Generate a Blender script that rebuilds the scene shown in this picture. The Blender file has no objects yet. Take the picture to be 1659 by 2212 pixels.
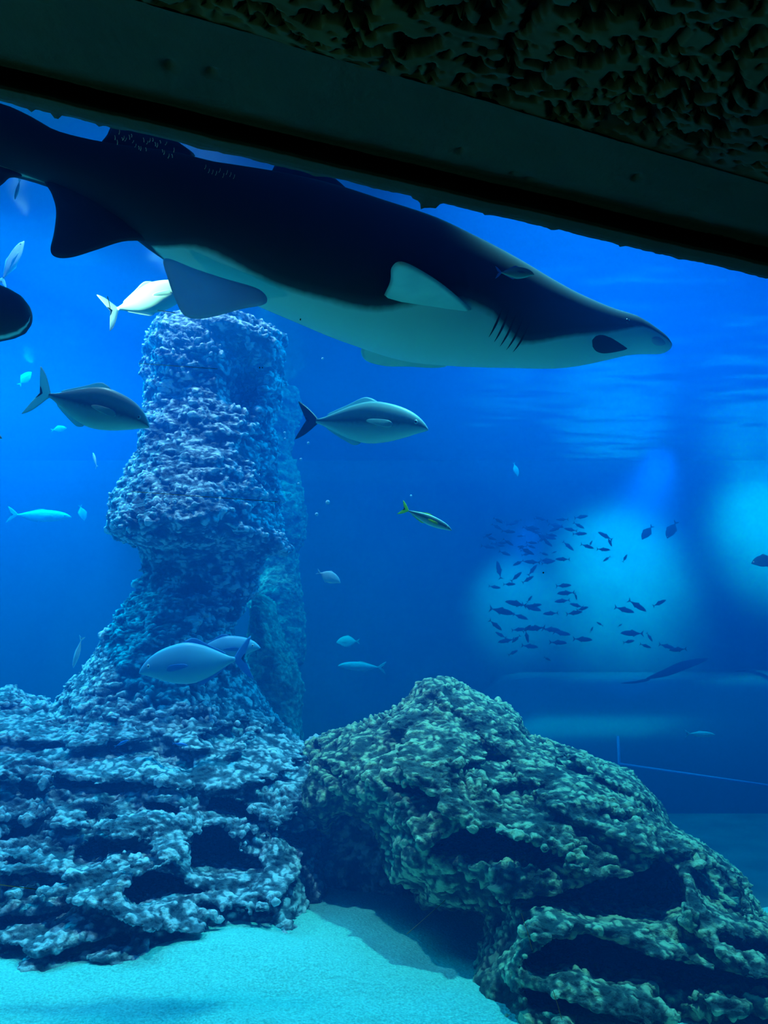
import bpy, bmesh, math, random
import numpy as np
from mathutils import Vector, Matrix

scene = bpy.context.scene
C = scene.collection
random.seed(7)
RNG = np.random.default_rng(11)

# ------------------------------------------------------------------ camera
W, H, F = 1659.0, 2212.0, 1600.0
PITCH = math.radians(12.0)
CP, SP = math.cos(PITCH), math.sin(PITCH)
EYE = 1.25
cam_d = bpy.data.cameras.new('camera')
cam = bpy.data.objects.new('camera', cam_d)
C.objects.link(cam)
cam.location = (0, 0, EYE)
cam.rotation_euler = (math.pi/2 + PITCH, 0, 0)
cam_d.sensor_fit = 'VERTICAL'
cam_d.sensor_height = 24.0
cam_d.lens = 24.0*F/H
cam_d.clip_start = 0.02
cam_d.clip_end = 100
scene.camera = cam

# ------------------------------------------------------------------ colour management, world
scene.view_settings.view_transform = 'Standard'
scene.view_settings.look = 'None'
scene.view_settings.exposure = 0.0
scene.view_settings.gamma = 1.0
scene.view_settings.use_curve_mapping = False
try:
    scene.cycles.use_denoising = True
    scene.cycles.volume_bounces = 0
    scene.cycles.max_bounces = 8
    scene.cycles.diffuse_bounces = 3
    scene.cycles.transparent_max_bounces = 12
    scene.cycles.sample_clamp_indirect = 4.0
except Exception:
    pass
world = bpy.data.worlds.new('world')
scene.world = world
world.use_nodes = True
wb = world.node_tree.nodes['Background']
wb.inputs[0].default_value = (0.0, 0.165, 0.5, 1)
wb.inputs[1].default_value = 0.12

SURF = 4.25          # water surface height


def lamp(kind, name, loc, target, energy, color, **kw):
    d = bpy.data.lights.new(name, kind)
    d.energy = energy
    d.color = color
    for k, v in kw.items():
        setattr(d, k, v)
    o = bpy.data.objects.new(name, d)
    C.objects.link(o)
    o.location = loc
    v = Vector(target) - Vector(loc)
    o.rotation_euler = v.to_track_quat('-Z', 'Y').to_euler()
    return o

R_ = math.radians
BLU = (0.12, 0.55, 1.0)
# key lamps over the rockwork and the sand
lamp('SPOT', 'overhead_lamp', (1.65, 3.95, 6.6), (0.55, 3.65, 0.3), 2600, (0.14, 0.62, 0.92), spot_size=R_(44), spot_blend=0.5, shadow_soft_size=0.08)
lamp('SPOT', 'overhead_lamp', (-1.9, 4.2, 6.6), (-1.45, 5.15, 1.5), 1450, (0.34, 0.60, 1.0), spot_size=R_(52), spot_blend=0.5, shadow_soft_size=0.08)
# broad panels over the rear of the tank
lamp('AREA', 'skylight_panel', (-4.4, 6.8, 5.6), (-4.4, 6.8, 0), 1550, (0.0, 0.45, 1.0), shape='RECTANGLE', size=3.5, size_y=3.0)
lamp('AREA', 'skylight_panel', (2.6, 6.2, 5.6), (2.6, 6.2, 0), 560, (0.0, 0.38, 1.0), shape='RECTANGLE', size=4.5, size_y=2.4)
# unseen spots added to make the bright patches on the far wall
lamp('SPOT', 'patch_fill_spot', (3.7, 9.4, 4.1), (3.75, 11.7, 2.75), 8500, (0.0, 0.34, 1.0), spot_size=R_(56), spot_blend=1.0, shadow_soft_size=0.3)
lamp('SPOT', 'patch_fill_spot', (2.0, 10.0, 3.2), (2.05, 11.7, 2.3), 1500, (0.0, 0.34, 1.0), spot_size=R_(48), spot_blend=0.8, shadow_soft_size=0.2)
lamp('SPOT', 'patch_fill_spot', (6.2, 9.4, 4.1), (6.3, 11.7, 3.5), 7500, (0.0, 0.36, 1.0), spot_size=R_(60), spot_blend=1.0, shadow_soft_size=0.3)
# narrow spot added to brighten the pale fish behind the shark
lamp('SPOT', 'fish_fill_spot', (-4.3, 2.5, 4.0), (-1.22, 3.55, 3.14), 9000, (0.75, 1.0, 1.0), spot_size=R_(8), spot_blend=0.6, shadow_soft_size=0.04)
# dim fill added inside the viewing tunnel to bring out beam and ceiling
lamp('POINT', 'ceiling_fill', (-1.5, -0.4, 0.4), (0.3, 0.8, 2.2), 16.0, (0.35, 1.0, 0.65), shadow_soft_size=0.04)


# ------------------------------------------------------------------ helpers
def ray(px, py):
    u = (px - W/2)/F
    v = -(py - H/2)/F
    return np.array([u, CP - v*SP, SP + v*CP])


def at(px, py, Y):
    r = ray(px, py)
    k = Y/r[1]
    return Vector((r[0]*k, Y, EYE + r[2]*k))


def at_z(px, py, z):
    r = ray(px, py)
    k = (z - EYE)/r[2]
    return Vector((r[0]*k, r[1]*k, z))


def depth_of(p):
    return p[1]*CP + (p[2] - EYE)*SP


def tag(o, label=None, cat=None, group=None, kind=None):
    if label: o['label'] = label
    if cat: o['category'] = cat
    if group: o['group'] = group
    if kind: o['kind'] = kind
    return o


def empty(name, loc=(0, 0, 0)):
    o = bpy.data.objects.new(name, None)
    o.empty_display_size = 0.1
    C.objects.link(o)
    o.location = loc
    return o


def mesh_obj(name, verts, faces, mat, parent=None, smooth=True, loc=None):
    me = bpy.data.meshes.new(name)
    V = np.asarray(verts, dtype=np.float32)
    if loc is None and parent is None:
        loc = V.mean(0)
        loc[2] = V[:, 2].min()
    if parent is not None:
        base = np.array(parent.matrix_basis.translation)
        if parent.parent is not None:
            base = base + np.array(parent.parent.matrix_basis.translation)
        V = V - base
        o_loc = (0, 0, 0)
    else:
        V = V - np.array(loc)
        o_loc = loc
    if isinstance(faces, np.ndarray):
        n, k = faces.shape
        me.vertices.add(len(V)); me.vertices.foreach_set('co', V.astype(np.float32).ravel())
        me.loops.add(n*k); me.loops.foreach_set('vertex_index', faces.astype(np.int32).ravel())
        me.polygons.add(n)
        me.polygons.foreach_set('loop_start', (np.arange(n)*k).astype(np.int32))
        me.update(calc_edges=True)
    else:
        me.from_pydata([tuple(map(float, v)) for v in V], [], faces)
    me.validate()
    if smooth:
        me.polygons.foreach_set('use_smooth', [True]*len(me.polygons))
    me.update()
    if mat: me.materials.append(mat)
    o = bpy.data.objects.new(name, me)
    C.objects.link(o)
    o.location = o_loc
    if parent is not None: o.parent = parent
    return o


def fattr(o, name, vals):
    a = o.data.attributes.new(name, 'FLOAT', 'POINT')
    a.data.foreach_set('value', np.asarray(vals, dtype=np.float32))


# ------------------------------------------------------------------ noise (numpy)
LAT = RNG.random((64, 64, 64)).astype(np.float32)*2 - 1


def vnoise(x, y, z, seed=0):
    x = np.asarray(x, np.float32) + seed*7.31 + 1000; y = np.asarray(y, np.float32) + seed*3.17 + 1000; z = np.asarray(z, np.float32) + seed*5.71 + 1000
    xi = np.floor(x).astype(np.int32); yi = np.floor(y).astype(np.int32); zi = np.floor(z).astype(np.int32)
    fx = x - xi; fy = y - yi; fz = z - zi
    fx = fx*fx*(3 - 2*fx); fy = fy*fy*(3 - 2*fy); fz = fz*fz*(3 - 2*fz)
    x0 = xi & 63; x1 = (xi + 1) & 63; y0 = yi & 63; y1 = (yi + 1) & 63; z0 = zi & 63; z1 = (zi + 1) & 63
    a = LAT[x0, y0, z0]*(1 - fx) + LAT[x1, y0, z0]*fx
    b = LAT[x0, y1, z0]*(1 - fx) + LAT[x1, y1, z0]*fx
    a = a*(1 - fy) + b*fy
    c = LAT[x0, y0, z1]*(1 - fx) + LAT[x1, y0, z1]*fx
    d = LAT[x0, y1, z1]*(1 - fx) + LAT[x1, y1, z1]*fx
    c = c*(1 - fy) + d*fy
    return a*(1 - fz) + c*fz


def fbm(x, y, z, s, octv=3, seed=0):
    r = 0; a = 1.0; t = 0
    for i in range(octv):
        k = s*(2.03**i)
        r = r + a*vnoise(x*k, y*k, z*k, seed + i); t += a; a *= 0.5
    return r/t*1.6


def sstep(a, b, x):
    t = np.clip((x - a)/(b - a), 0, 1)
    return t*t*(3 - 2*t)


# ------------------------------------------------------------------ materials
def nmat(name):
    m = bpy.data.materials.new(name)
    m.use_nodes = True
    nt = m.node_tree
    b = nt.nodes['Principled BSDF']
    return m, nt, b


def N(nt, t, **kw):
    n = nt.nodes.new(t)
    for k, v in kw.items():
        if k.startswith('i_'):
            n.inputs[k[2:].replace('_', ' ')].default_value = v
        else:
            setattr(n, k, v)
    return n


def ramp(nt, stops):
    r = nt.nodes.new('ShaderNodeValToRGB')
    e = r.color_ramp.elements
    while len(e) < len(stops): e.new(0.5)
    for i, (p, c) in enumerate(stops):
        e[i].position = p
        e[i].color = (*c, 1) if len(c) == 3 else c
    return r


def rock_mat(name, dark, mid, pale, scale=1.0):
    m, nt, b = nmat(name)
    tc = N(nt, 'ShaderNodeTexCoord')
    n1 = N(nt, 'ShaderNodeTexNoise'); n1.inputs['Scale'].default_value = 5*scale; n1.inputs['Detail'].default_value = 8; n1.inputs['Roughness'].default_value = 0.7
    n2 = N(nt, 'ShaderNodeTexNoise'); n2.inputs['Scale'].default_value = 34*scale; n2.inputs['Detail'].default_value = 6; n2.inputs['Roughness'].default_value = 0.65
    mp = N(nt, 'ShaderNodeMath', operation='MULTIPLY'); mp.inputs[1].default_value = 0.45
    ad = N(nt, 'ShaderNodeMath', operation='MULTIPLY_ADD'); ad.inputs[1].default_value = 0.6
    nt.links.new(tc.outputs['Object'], n1.inputs['Vector']); nt.links.new(tc.outputs['Object'], n2.inputs['Vector'])
    nt.links.new(n1.outputs['Fac'], mp.inputs[0])
    nt.links.new(n2.outputs['Fac'], ad.inputs[0]); nt.links.new(mp.outputs[0], ad.inputs[2])
    at_ = N(nt, 'ShaderNodeAttribute', attribute_name='crust_highlight')
    ad2 = N(nt, 'ShaderNodeMath', operation='MULTIPLY_ADD'); ad2.inputs[1].default_value = 0.40
    nt.links.new(at_.outputs['Fac'], ad2.inputs[0]); nt.links.new(ad.outputs[0], ad2.inputs[2])
    r = ramp(nt, [(0.34, dark), (0.54, mid), (0.74, pale)])
    nt.links.new(ad2.outputs[0], r.inputs[0])
    nt.links.new(r.outputs[0], b.inputs['Base Color'])
    b.inputs['Roughness'].default_value = 0.75
    b.inputs['Specular IOR Level'].default_value = 0.3
    n3 = N(nt, 'ShaderNodeTexNoise'); n3.inputs['Scale'].default_value = 60*scale; n3.inputs['Detail'].default_value = 5
    v = N(nt, 'ShaderNodeTexVoronoi'); v.inputs['Scale'].default_value = 28*scale
    nt.links.new(tc.outputs['Object'], n3.inputs['Vector']); nt.links.new(tc.outputs['Object'], v.inputs['Vector'])
    mx = N(nt, 'ShaderNodeMath', operation='SUBTRACT')
    nt.links.new(n3.outputs['Fac'], mx.inputs[0]); nt.links.new(v.outputs['Distance'], mx.inputs[1])
    bp = N(nt, 'ShaderNodeBump'); bp.inputs['Strength'].default_value = 0.7; bp.inputs['Distance'].default_value = 0.02
    nt.links.new(mx.outputs[0], bp.inputs['Height'])
    nt.links.new(bp.outputs[0], b.inputs['Normal'])
    return m


M_reef = rock_mat('violet_grey_rock', (0.045, 0.07, 0.11), (0.17, 0.21, 0.29), (0.80, 0.74, 0.88))
M_boulder = rock_mat('olive_rock', (0.03, 0.042, 0.036), (0.13, 0.14, 0.115), (0.70, 0.62, 0.38))
M_pillar = rock_mat('pillar_rock', (0.05, 0.08, 0.12), (0.20, 0.25, 0.34), (1.0, 0.92, 1.0))
M_rear = rock_mat('rear_rock', (0.10, 0.18, 0.17), (0.26, 0.36, 0.32), (0.55, 0.62, 0.5))


def plain(name, col, rough=0.6, spec=0.3, noise=None, bump=None, translucent=0.0):
    m, nt, b = nmat(name)
    b.inputs['Roughness'].default_value = rough
    b.inputs['Specular IOR Level'].default_value = spec
    b.inputs['Base Color'].default_value = (*col, 1)
    tc = N(nt, 'ShaderNodeTexCoord')
    if noise:
        sc, c2 = noise
        n = N(nt, 'ShaderNodeTexNoise'); n.inputs['Scale'].default_value = sc; n.inputs['Detail'].default_value = 6
        nt.links.new(tc.outputs['Object'], n.inputs['Vector'])
        r = ramp(nt, [(0.35, col), (0.65, c2)])
        nt.links.new(n.outputs['Fac'], r.inputs[0]); nt.links.new(r.outputs[0], b.inputs['Base Color'])
    if bump:
        sc, st, di = bump
        n = N(nt, 'ShaderNodeTexNoise'); n.inputs['Scale'].default_value = sc; n.inputs['Detail'].default_value = 5
        nt.links.new(tc.outputs['Object'], n.inputs['Vector'])
        bp = N(nt, 'ShaderNodeBump'); bp.inputs['Strength'].default_value = st; bp.inputs['Distance'].default_value = di
        nt.links.new(n.outputs['Fac'], bp.inputs['Height']); nt.links.new(bp.outputs[0], b.inputs['Normal'])
    if translucent:
        tl = N(nt, 'ShaderNodeBsdfTranslucent'); tl.inputs[0].default_value = (*[min(1, c_*1.3) for c_ in col], 1)
        mx_ = N(nt, 'ShaderNodeMixShader'); mx_.inputs[0].default_value = translucent
        nt.links.new(b.outputs[0], mx_.inputs[1]); nt.links.new(tl.outputs[0], mx_.inputs[2])
        nt.links.new(mx_.outputs[0], nt.nodes['Material Output'].inputs['Surface'])
    return m


M_sand = plain('pale_sand', (0.20, 0.55, 0.56), 0.95, 0.1, (110, (0.34, 0.88, 0.84)), (60, 0.8, 0.015))
M_farfloor = plain('far_floor', (0.10, 0.14, 0.16), 0.9, 0.1, (3, (0.16, 0.2, 0.22)))
M_wall = plain('tank_wall', (0.11, 0.13, 0.16), 0.9, 0.1, (1.2, (0.15, 0.18, 0.21)))
M_dark = plain('tunnel_dark', (0.012, 0.016, 0.016), 0.9, 0.1)

# ------------------------------------------------------------------ water body
def y_front(x):           # the tunnel wall line
    return 0.69 + 0.366*(x + 0.414)

XL, XR, YB = -7.0, 9.0, 11.69
nx, ny = 260, 200
gx = np.linspace(XL, XR, nx)
tt = np.linspace(0, 1, ny)
GX, TT = np.meshgrid(gx, tt, indexing='ij')
GY = (y_front(GX) + 0.35)*(1 - TT) + YB*TT
GZ = SURF + 0.022*fbm(GX*0.45, GY, GX*0, 1.2, 3, 3) + 0.010*fbm(GX*0.5, GY*1.4, GX*0, 4.0, 2, 9)
top = np.stack([GX, GY, GZ], -1).reshape(-1, 3)
bot = np.stack([GX, GY, GX*0 - 0.6], -1).reshape(-1, 3)
faces = []
idx = np.arange(nx*ny).reshape(nx, ny)
q = np.stack([idx[:-1, :-1], idx[1:, :-1], idx[1:, 1:], idx[:-1, 1:]], -1).reshape(-1, 4)
off = nx*ny
qs = [q, q[:, ::-1] + off]
for line, fl in ((idx[:, 0], False), (idx[-1, :], False), (idx[::-1, -1], False), (idx[0, ::-1], False)):
    a, b_ = line[:-1], line[1:]
    qs.append(np.stack([a, a + off, b_ + off, b_], -1))
m = bpy.data.materials.new('tank_water'); m.use_nodes = True
nt = m.node_tree; nt.nodes.clear()
out = N(nt, 'ShaderNodeOutputMaterial')
tr = N(nt, 'ShaderNodeBsdfTransparent'); gl = N(nt, 'ShaderNodeBsdfGlossy'); gl.inputs['Roughness'].default_value = 0.22
gl.inputs['Color'].default_value = (0.9, 0.95, 1, 1)
fr = N(nt, 'ShaderNodeFresnel'); fr.inputs['IOR'].default_value = 1.33
geo = N(nt, 'ShaderNodeNewGeometry'); sep = N(nt, 'ShaderNodeSeparateXYZ'); ab = N(nt, 'ShaderNodeMath', operation='ABSOLUTE')
gt = N(nt, 'ShaderNodeMath', operation='GREATER_THAN'); gt.inputs[1].default_value = 0.6
mu = N(nt, 'ShaderNodeMath', operation='MULTIPLY'); mu2 = N(nt, 'ShaderNodeMath', operation='MULTIPLY'); mu2.inputs[1].default_value = 0.45
mix = N(nt, 'ShaderNodeMixShader')
L = nt.links.new
L(geo.outputs['Normal'], sep.inputs[0]); L(sep.outputs['Z'], ab.inputs[0]); L(ab.outputs[0], gt.inputs[0])
L(fr.outputs[0], mu.inputs[0]); L(gt.outputs[0], mu.inputs[1]); L(mu.outputs[0], mu2.inputs[0]); L(mu2.outputs[0], mix.inputs[0])
L(tr.outputs[0], mix.inputs[1]); L(gl.outputs[0], mix.inputs[2]); L(mix.outputs[0], out.inputs['Surface'])
vs = N(nt, 'ShaderNodeVolumeScatter'); vs.inputs['Color'].default_value = (0.0, 0.24, 1.0, 1); vs.inputs['Density'].default_value = 0.16; vs.inputs['Anisotropy'].default_value = 0.3
va = N(nt, 'ShaderNodeVolumeAbsorption'); va.inputs['Color'].default_value = (0.0, 0.72, 0.93, 1); va.inputs['Density'].default_value = 0.22
ads = N(nt, 'ShaderNodeAddShader')
L(vs.outputs[0], ads.inputs[0]); L(va.outputs[0], ads.inputs[1]); L(ads.outputs[0], out.inputs['Volume'])
water = mesh_obj('water', np.concatenate([top, bot]), np.concatenate(qs), m, loc=(0, 0, 0))
tag(water, 'clear blue water filling the whole tank behind the pane', 'water', kind='stuff')


# ------------------------------------------------------------------ tank shell
def box_verts(x0, x1, y0, y1, z0, z1):
    v = [(x, y, z) for z in (z0, z1) for (x, y) in ((x0, y0), (x1, y0), (x1, y1), (x0, y1))]
    f = [(3, 2, 1, 0), (4, 5, 6, 7), (0, 1, 5, 4), (1, 2, 6, 5), (2, 3, 7, 6), (3, 0, 4, 7)]
    return v, f

for nm, bx in (('wall_back', (XL - 0.3, XR + 0.3, 11.7, 12.1, -0.6, 4.6)), ('wall_left', (XL - 0.3, XL - 0.01, -2, 11.7, -0.6, 4.6)),
               ('wall_right', (XR + 0.01, XR + 0.3, 3, 11.7, -0.6, 4.6))):
    v, f = box_verts(*bx)
    tag(mesh_obj(nm, v, f, M_wall, smooth=False), kind='structure')


def sand_z(x, y):
    z = 0.05*fbm(x, y, x*0, 0.8, 3, 21) + 0.012*fbm(x, y, x*0, 5, 2, 22)
    z = z + 0.10*np.exp(-((x + 0.55)/1.0)**2 - ((y - 3.5)/0.7)**2)
    z = z - 0.10*np.exp(-((x - 0.5)/0.6)**2 - ((y - 3.8)/0.5)**2)
    z = z - 0.12*sstep(0.6, 2.0, x)
    return z

sx = np.concatenate([np.linspace(-6.9, -2.6, 40, endpoint=False), np.linspace(-2.6, 3.2, 330, endpoint=False), np.linspace(3.2, 8.9, 50)])
sy = np.linspace(0, 1, 300)
SX, SY_ = np.meshgrid(sx, sy, indexing='ij')
y0 = y_front(SX) + 0.02
SYY = y0 + (6.0 - 1.3*sstep(0.5, 2.0, SX) + 2.2*sstep(2.6, 6.0, SX) - y0)*SY_
SZ = sand_z(SX, SYY) + 0.004*vnoise(SX*30, SYY*30, SX*0)
ii = np.arange(SX.size).reshape(SX.shape)
qf = np.stack([ii[:-1, :-1], ii[1:, :-1], ii[1:, 1:], ii[:-1, 1:]], -1).reshape(-1, 4)
tag(mesh_obj('floor', np.stack([SX, SYY, SZ], -1).reshape(-1, 3), qf, M_sand), kind='structure')
v, f = box_verts(XL, XR, 4.6, 11.9, -0.5, -0.13)
tag(mesh_obj('floor', v, f, M_farfloor, smooth=False), kind='structure')


# ------------------------------------------------------------------ implicit rock tools
GW, GH, GS = 2600, 3000, 4          # mask frame in photo pixels, offset (-500, 0)
MX0, MY0 = -700, 300
mxs = np.arange(MX0, 2400, GS, dtype=np.float32)
mys = np.arange(MY0, 2900, GS, dtype=np.float32)


def poly_sd(poly):
    """signed distance raster in pixels, positive inside"""
    P = np.array(poly, np.float32)
    X, Y = np.meshgrid(mxs, mys, indexing='ij')
    d = np.full(X.shape, 1e9, np.float32)
    ins = np.zeros(X.shape, bool)
    for i in range(len(P)):
        ax, ay = P[i]; bx, by = P[(i + 1) % len(P)]
        ex, ey = bx - ax, by - ay
        wx, wy = X - ax, Y - ay
        t = np.clip((wx*ex + wy*ey)/(ex*ex + ey*ey + 1e-9), 0, 1)
        d = np.minimum(d, (wx - ex*t)**2 + (wy - ey*t)**2)
        c = ((ay <= Y) & (by > Y)) | ((by <= Y) & (ay > Y))
        with np.errstate(divide='ignore', invalid='ignore'):
            xi = ax + (Y - ay)/(by - ay + 1e-12)*ex
        ins ^= c & (X < xi)
    d = np.sqrt(d)
    return np.where(ins, d, -d)


def lookup(img, px, py):
    gx_ = np.clip((px - MX0)/GS, 0, img.shape[0] - 1.001); gy_ = np.clip((py - MY0)/GS, 0, img.shape[1] - 1.001)
    i = gx_.astype(np.int32); j = gy_.astype(np.int32)
    fx = gx_ - i; fy = gy_ - j
    return (img[i, j]*(1 - fx) + img[i + 1, j]*fx)*(1 - fy) + (img[i, j + 1]*(1 - fx) + img[i + 1, j + 1]*fx)*fy


def project(X, Y, Z):
    d = Y*CP + (Z - EYE)*SP
    up = -Y*SP + (Z - EYE)*CP
    d = np.maximum(d, 0.2)
    return W/2 + F*X/d, H/2 - F*up/d, d


def surface_nets(f, org, h):
    """f<0 inside"""
    s = f < 0
    nx, ny, nz = s.shape
    cnt = np.zeros((nx - 1, ny - 1, nz - 1), np.int8)
    for a in (0, 1):
        for b in (0, 1):
            for c in (0, 1):
                cnt += s[a:nx - 1 + a, b:ny - 1 + b, c:nz - 1 + c]
    act = (cnt > 0) & (cnt < 8)
    I = np.argwhere(act)
    vid = np.full(act.shape, -1, np.int32)
    vid[act] = np.arange(len(I))
    acc = np.zeros((len(I), 3)); num = np.zeros(len(I))
    cs = [(a, b, c) for a in (0, 1) for b in (0, 1) for c in (0, 1)]
    for p in cs:
        for ax in range(3):
            if p[ax] == 1: continue
            q_ = list(p); q_[ax] = 1
            f0 = f[I[:, 0] + p[0], I[:, 1] + p[1], I[:, 2] + p[2]]
            f1 = f[I[:, 0] + q_[0], I[:, 1] + q_[1], I[:, 2] + q_[2]]
            m_ = (f0 < 0) != (f1 < 0)
            t = np.where(m_, f0/(f0 - f1 + 1e-12), 0)
            pos = np.tile(np.array(p, float), (len(I), 1)); pos[:, ax] += t
            acc += pos*m_[:, None]; num += m_
    V = (I + acc/np.maximum(num, 1)[:, None])*h + np.array(org)
    quads = []
    for ax in range(3):
        o1, o2 = [(1, 2), (2, 0), (0, 1)][ax]
        sl0 = [slice(1, -1)]*3; sl1 = [slice(1, -1)]*3
        sl0[ax] = slice(0, -1); sl1[ax] = slice(1, None)
        A = s[tuple(sl0)]; B = s[tuple(sl1)]
        E = np.argwhere(A != B)
        st = A[E[:, 0], E[:, 1], E[:, 2]]
        base = E.copy()
        for k in range(3):
            if k != ax: base[:, k] += 1
        def cell(d1, d2):
            c_ = base.copy(); c_[:, o1] += d1; c_[:, o2] += d2
            return vid[c_[:, 0], c_[:, 1], c_[:, 2]]
        Q = np.stack([cell(-1, -1), cell(0, -1), cell(0, 0), cell(-1, 0)], -1)
        Q[~st] = Q[~st][:, ::-1]
        quads.append(Q)
    Q = np.concatenate(quads)
    Q = Q[(Q >= 0).all(1)]
    return V.astype(np.float32), Q


def subdivide(V, Q):
    """one Catmull-like linear split with light smoothing left to the displacement"""
    n = len(V)
    E = np.concatenate([Q[:, [0, 1]], Q[:, [1, 2]], Q[:, [2, 3]], Q[:, [3, 0]]])
    Es = np.sort(E, 1)
    key = Es[:, 0].astype(np.int64)*n + Es[:, 1]
    u, inv = np.unique(key, return_inverse=True)
    a = (u//n).astype(int); b = (u % n).astype(int)
    VE = (V[a] + V[b])/2
    VF = V[Q].mean(1)
    ne = len(VE); k = len(Q)
    e = inv.reshape(4, k) + n
    fi = np.arange(k) + n + ne
    Qn = np.concatenate([np.stack([Q[:, 0], e[0], fi, e[3]], -1), np.stack([e[0], Q[:, 1], e[1], fi], -1),
                         np.stack([fi, e[1], Q[:, 2], e[2]], -1), np.stack([e[3], fi, e[2], Q[:, 3]], -1)])
    return np.concatenate([V, VE, VF]), Qn


def normals(V, Q):
    fn = np.cross(V[Q[:, 2]] - V[Q[:, 0]], V[Q[:, 3]] - V[Q[:, 1]])
    Nn = np.zeros_like(V)
    for k in range(4):
        for c in range(3):
            Nn[:, c] += np.bincount(Q[:, k], fn[:, c], len(V))
    return Nn/(np.linalg.norm(Nn, axis=1, keepdims=True) + 1e-9)


def build_rock(name, field, lo, hi, h, mat, sub=1, amp=1.0, seed=0, flat=(1, 1, 1.6)):
    ax = [np.arange(lo[k], hi[k], h, dtype=np.float32) for k in range(3)]
    X, Y, Z = np.meshgrid(*ax, indexing='ij')
    f = field(X, Y, Z).astype(np.float32)
    for k in range(3):
        sl = [slice(None)]*3
        sl[k] = 0; f[tuple(sl)] = np.maximum(f[tuple(sl)], 0.01)
        sl[k] = -1; f[tuple(sl)] = np.maximum(f[tuple(sl)], 0.01)
    V, Q = surface_nets(f, lo, h)
    del X, Y, Z, f
    for _ in range(sub):
        V, Q = subdivide(V, Q)
    Nn = normals(V, Q)
    x, y, z = V[:, 0]*flat[0], V[:, 1]*flat[1], V[:, 2]*flat[2]
    wx = 0.03*vnoise(x*9, y*9, z*9, seed + 40); wz = 0.03*vnoise(x*9, y*9, z*9, seed + 41)
    a = vnoise((x + wx)*13, y*13, (z + wz)*13, seed + 1)
    r1 = 0.55 - np.abs(a - 0.15)*1.6 + 0.5*a                      # ridged
    b = vnoise((x + wx)*27, y*27, (z + wz)*27, seed + 2)
    r2 = np.abs(b)*3.0 - 0.75
    c = vnoise(x*55, y*55, z*55, seed + 3)
    m1 = vnoise(x*3, y*3, z*3, seed + 8); m2 = vnoise(x*4, y*4, z*4, seed + 9)
    d = (0.011 + 0.014*m1)*r1 + np.clip(0.006 + 0.016*m2, 0.0015, 1)*r2 + 0.008*c + 0.004*vnoise(x*110, y*110, z*110, seed + 4)
    V = V + Nn*(d*amp)[:, None]
    o = mesh_obj(name, V, Q, mat)
    fattr(o, 'crust_highlight', np.clip(0.55*r1 + 0.50*r2 + 0.15*c, -1, 1) - 0.12)  # pale crust; highlight on bumps and shade in creases put into the colour
    return o


def ledges(X, Y, Z, period, tilt_x=0.0, tilt_y=0.0, warp=0.18, seed=0):
    zz = Z + tilt_x*X + tilt_y*Y + warp*fbm(X, Y, Z*0.5, 0.9, 2, seed)
    t = zz/period
    k = np.floor(t)
    fr_ = t - k
    amp = 0.55 + 0.45*vnoise(k*3.7, X*0.8, Y*0.8, seed + 5)
    saw = (1 - fr_)*sstep(0.0, 0.12, fr_)       # sharp underside, long sloping top
    return saw*amp, k


# --- left reef
reef_poly = [(-650, 1500), (-300, 1430), (-60, 1465), (40, 1466), (58, 1500), (100, 1512), (130, 1545), (150, 1520), (220, 1470), (320, 1440),
             (430, 1450), (520, 1490), (600, 1560), (640, 1600), (680, 1620), (740, 1640), (740, 1760), (700, 1790), (690, 1850), (700, 2060), (560, 2100), (300, 2200), (-650, 2500)]
reef_caves = [
    [(228, 1592), (300, 1590), (365, 1605), (410, 1612), (428, 1640), (415, 1665), (350, 1660), (330, 1640), (240, 1632)],
    [(103, 1662), (170, 1677), (250, 1682), (325, 1668), (300, 1688), (220, 1704), (150, 1714), (112, 1695)],
    [(300, 1728), (370, 1724), (402, 1742), (395, 1766), (320, 1750)],
    [(455, 1726), (500, 1724), (545, 1742), (575, 1775), (592, 1800), (545, 1792), (500, 1772), (440, 1764)],
    [(410, 1800), (440, 1785), (480, 1786), (513, 1815), (520, 1850), (562, 1862), (570, 1890), (520, 1900), (440, 1902), (400, 1890), (405, 1850)],
    [(145, 1850), (200, 1820), (240, 1818), (275, 1838), (290, 1852), (240, 1852), (225, 1876), (180, 1880), (150, 1872)],
    [(-200, 1850), (0, 1815), (60, 1780), (112, 1748), (130, 1762), (95, 1792), (70, 1815), (0, 1835)],
    [(275, 1902), (330, 1890), (400, 1902), (400, 1920), (470, 1936), (380, 1952), (300, 1965), (268, 1940)],
    [(-200, 1890), (60, 1885), (145, 1890), (160, 1905), (60, 1920), (-200, 1930)],
    [(-200, 1990), (40, 1985), (150, 1975), (130, 2000), (0, 2020), (-200, 2030)],
    [(245, 1542), (290, 1530), (340, 1530), (332, 1550), (260, 1556)],
    [(425, 1590), (480, 1568), (540, 1566), (522, 1600), (490, 1622), (440, 1604)],
    [(580, 1560), (612, 1548), (618, 1580), (590, 1604)],
    [(108, 1552), (150, 1548), (162, 1566), (115, 1582)],
    [(560, 1785), (600, 1815), (640, 1850), (700, 1860), (720, 1800), (640, 1800)],
    [(0, 1850), (80, 1868), (0, 1872)],
    [(180, 1745), (225, 1735), (200, 1775), (182, 1770)],
    [(100, 2060), (280, 2020), (290, 2050), (130, 2085)],
    [(400, 1960), (560, 1970), (640, 1990), (560, 1985), (420, 1976)],
]


def cave_field(caves):
    s = None
    for c in caves:
        d = poly_sd(c)
        s = d if s is None else np.maximum(s, d)
    return s

print('rasters')
SD_reef = poly_sd(reef_poly); SD_reefc = cave_field(reef_caves)


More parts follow.
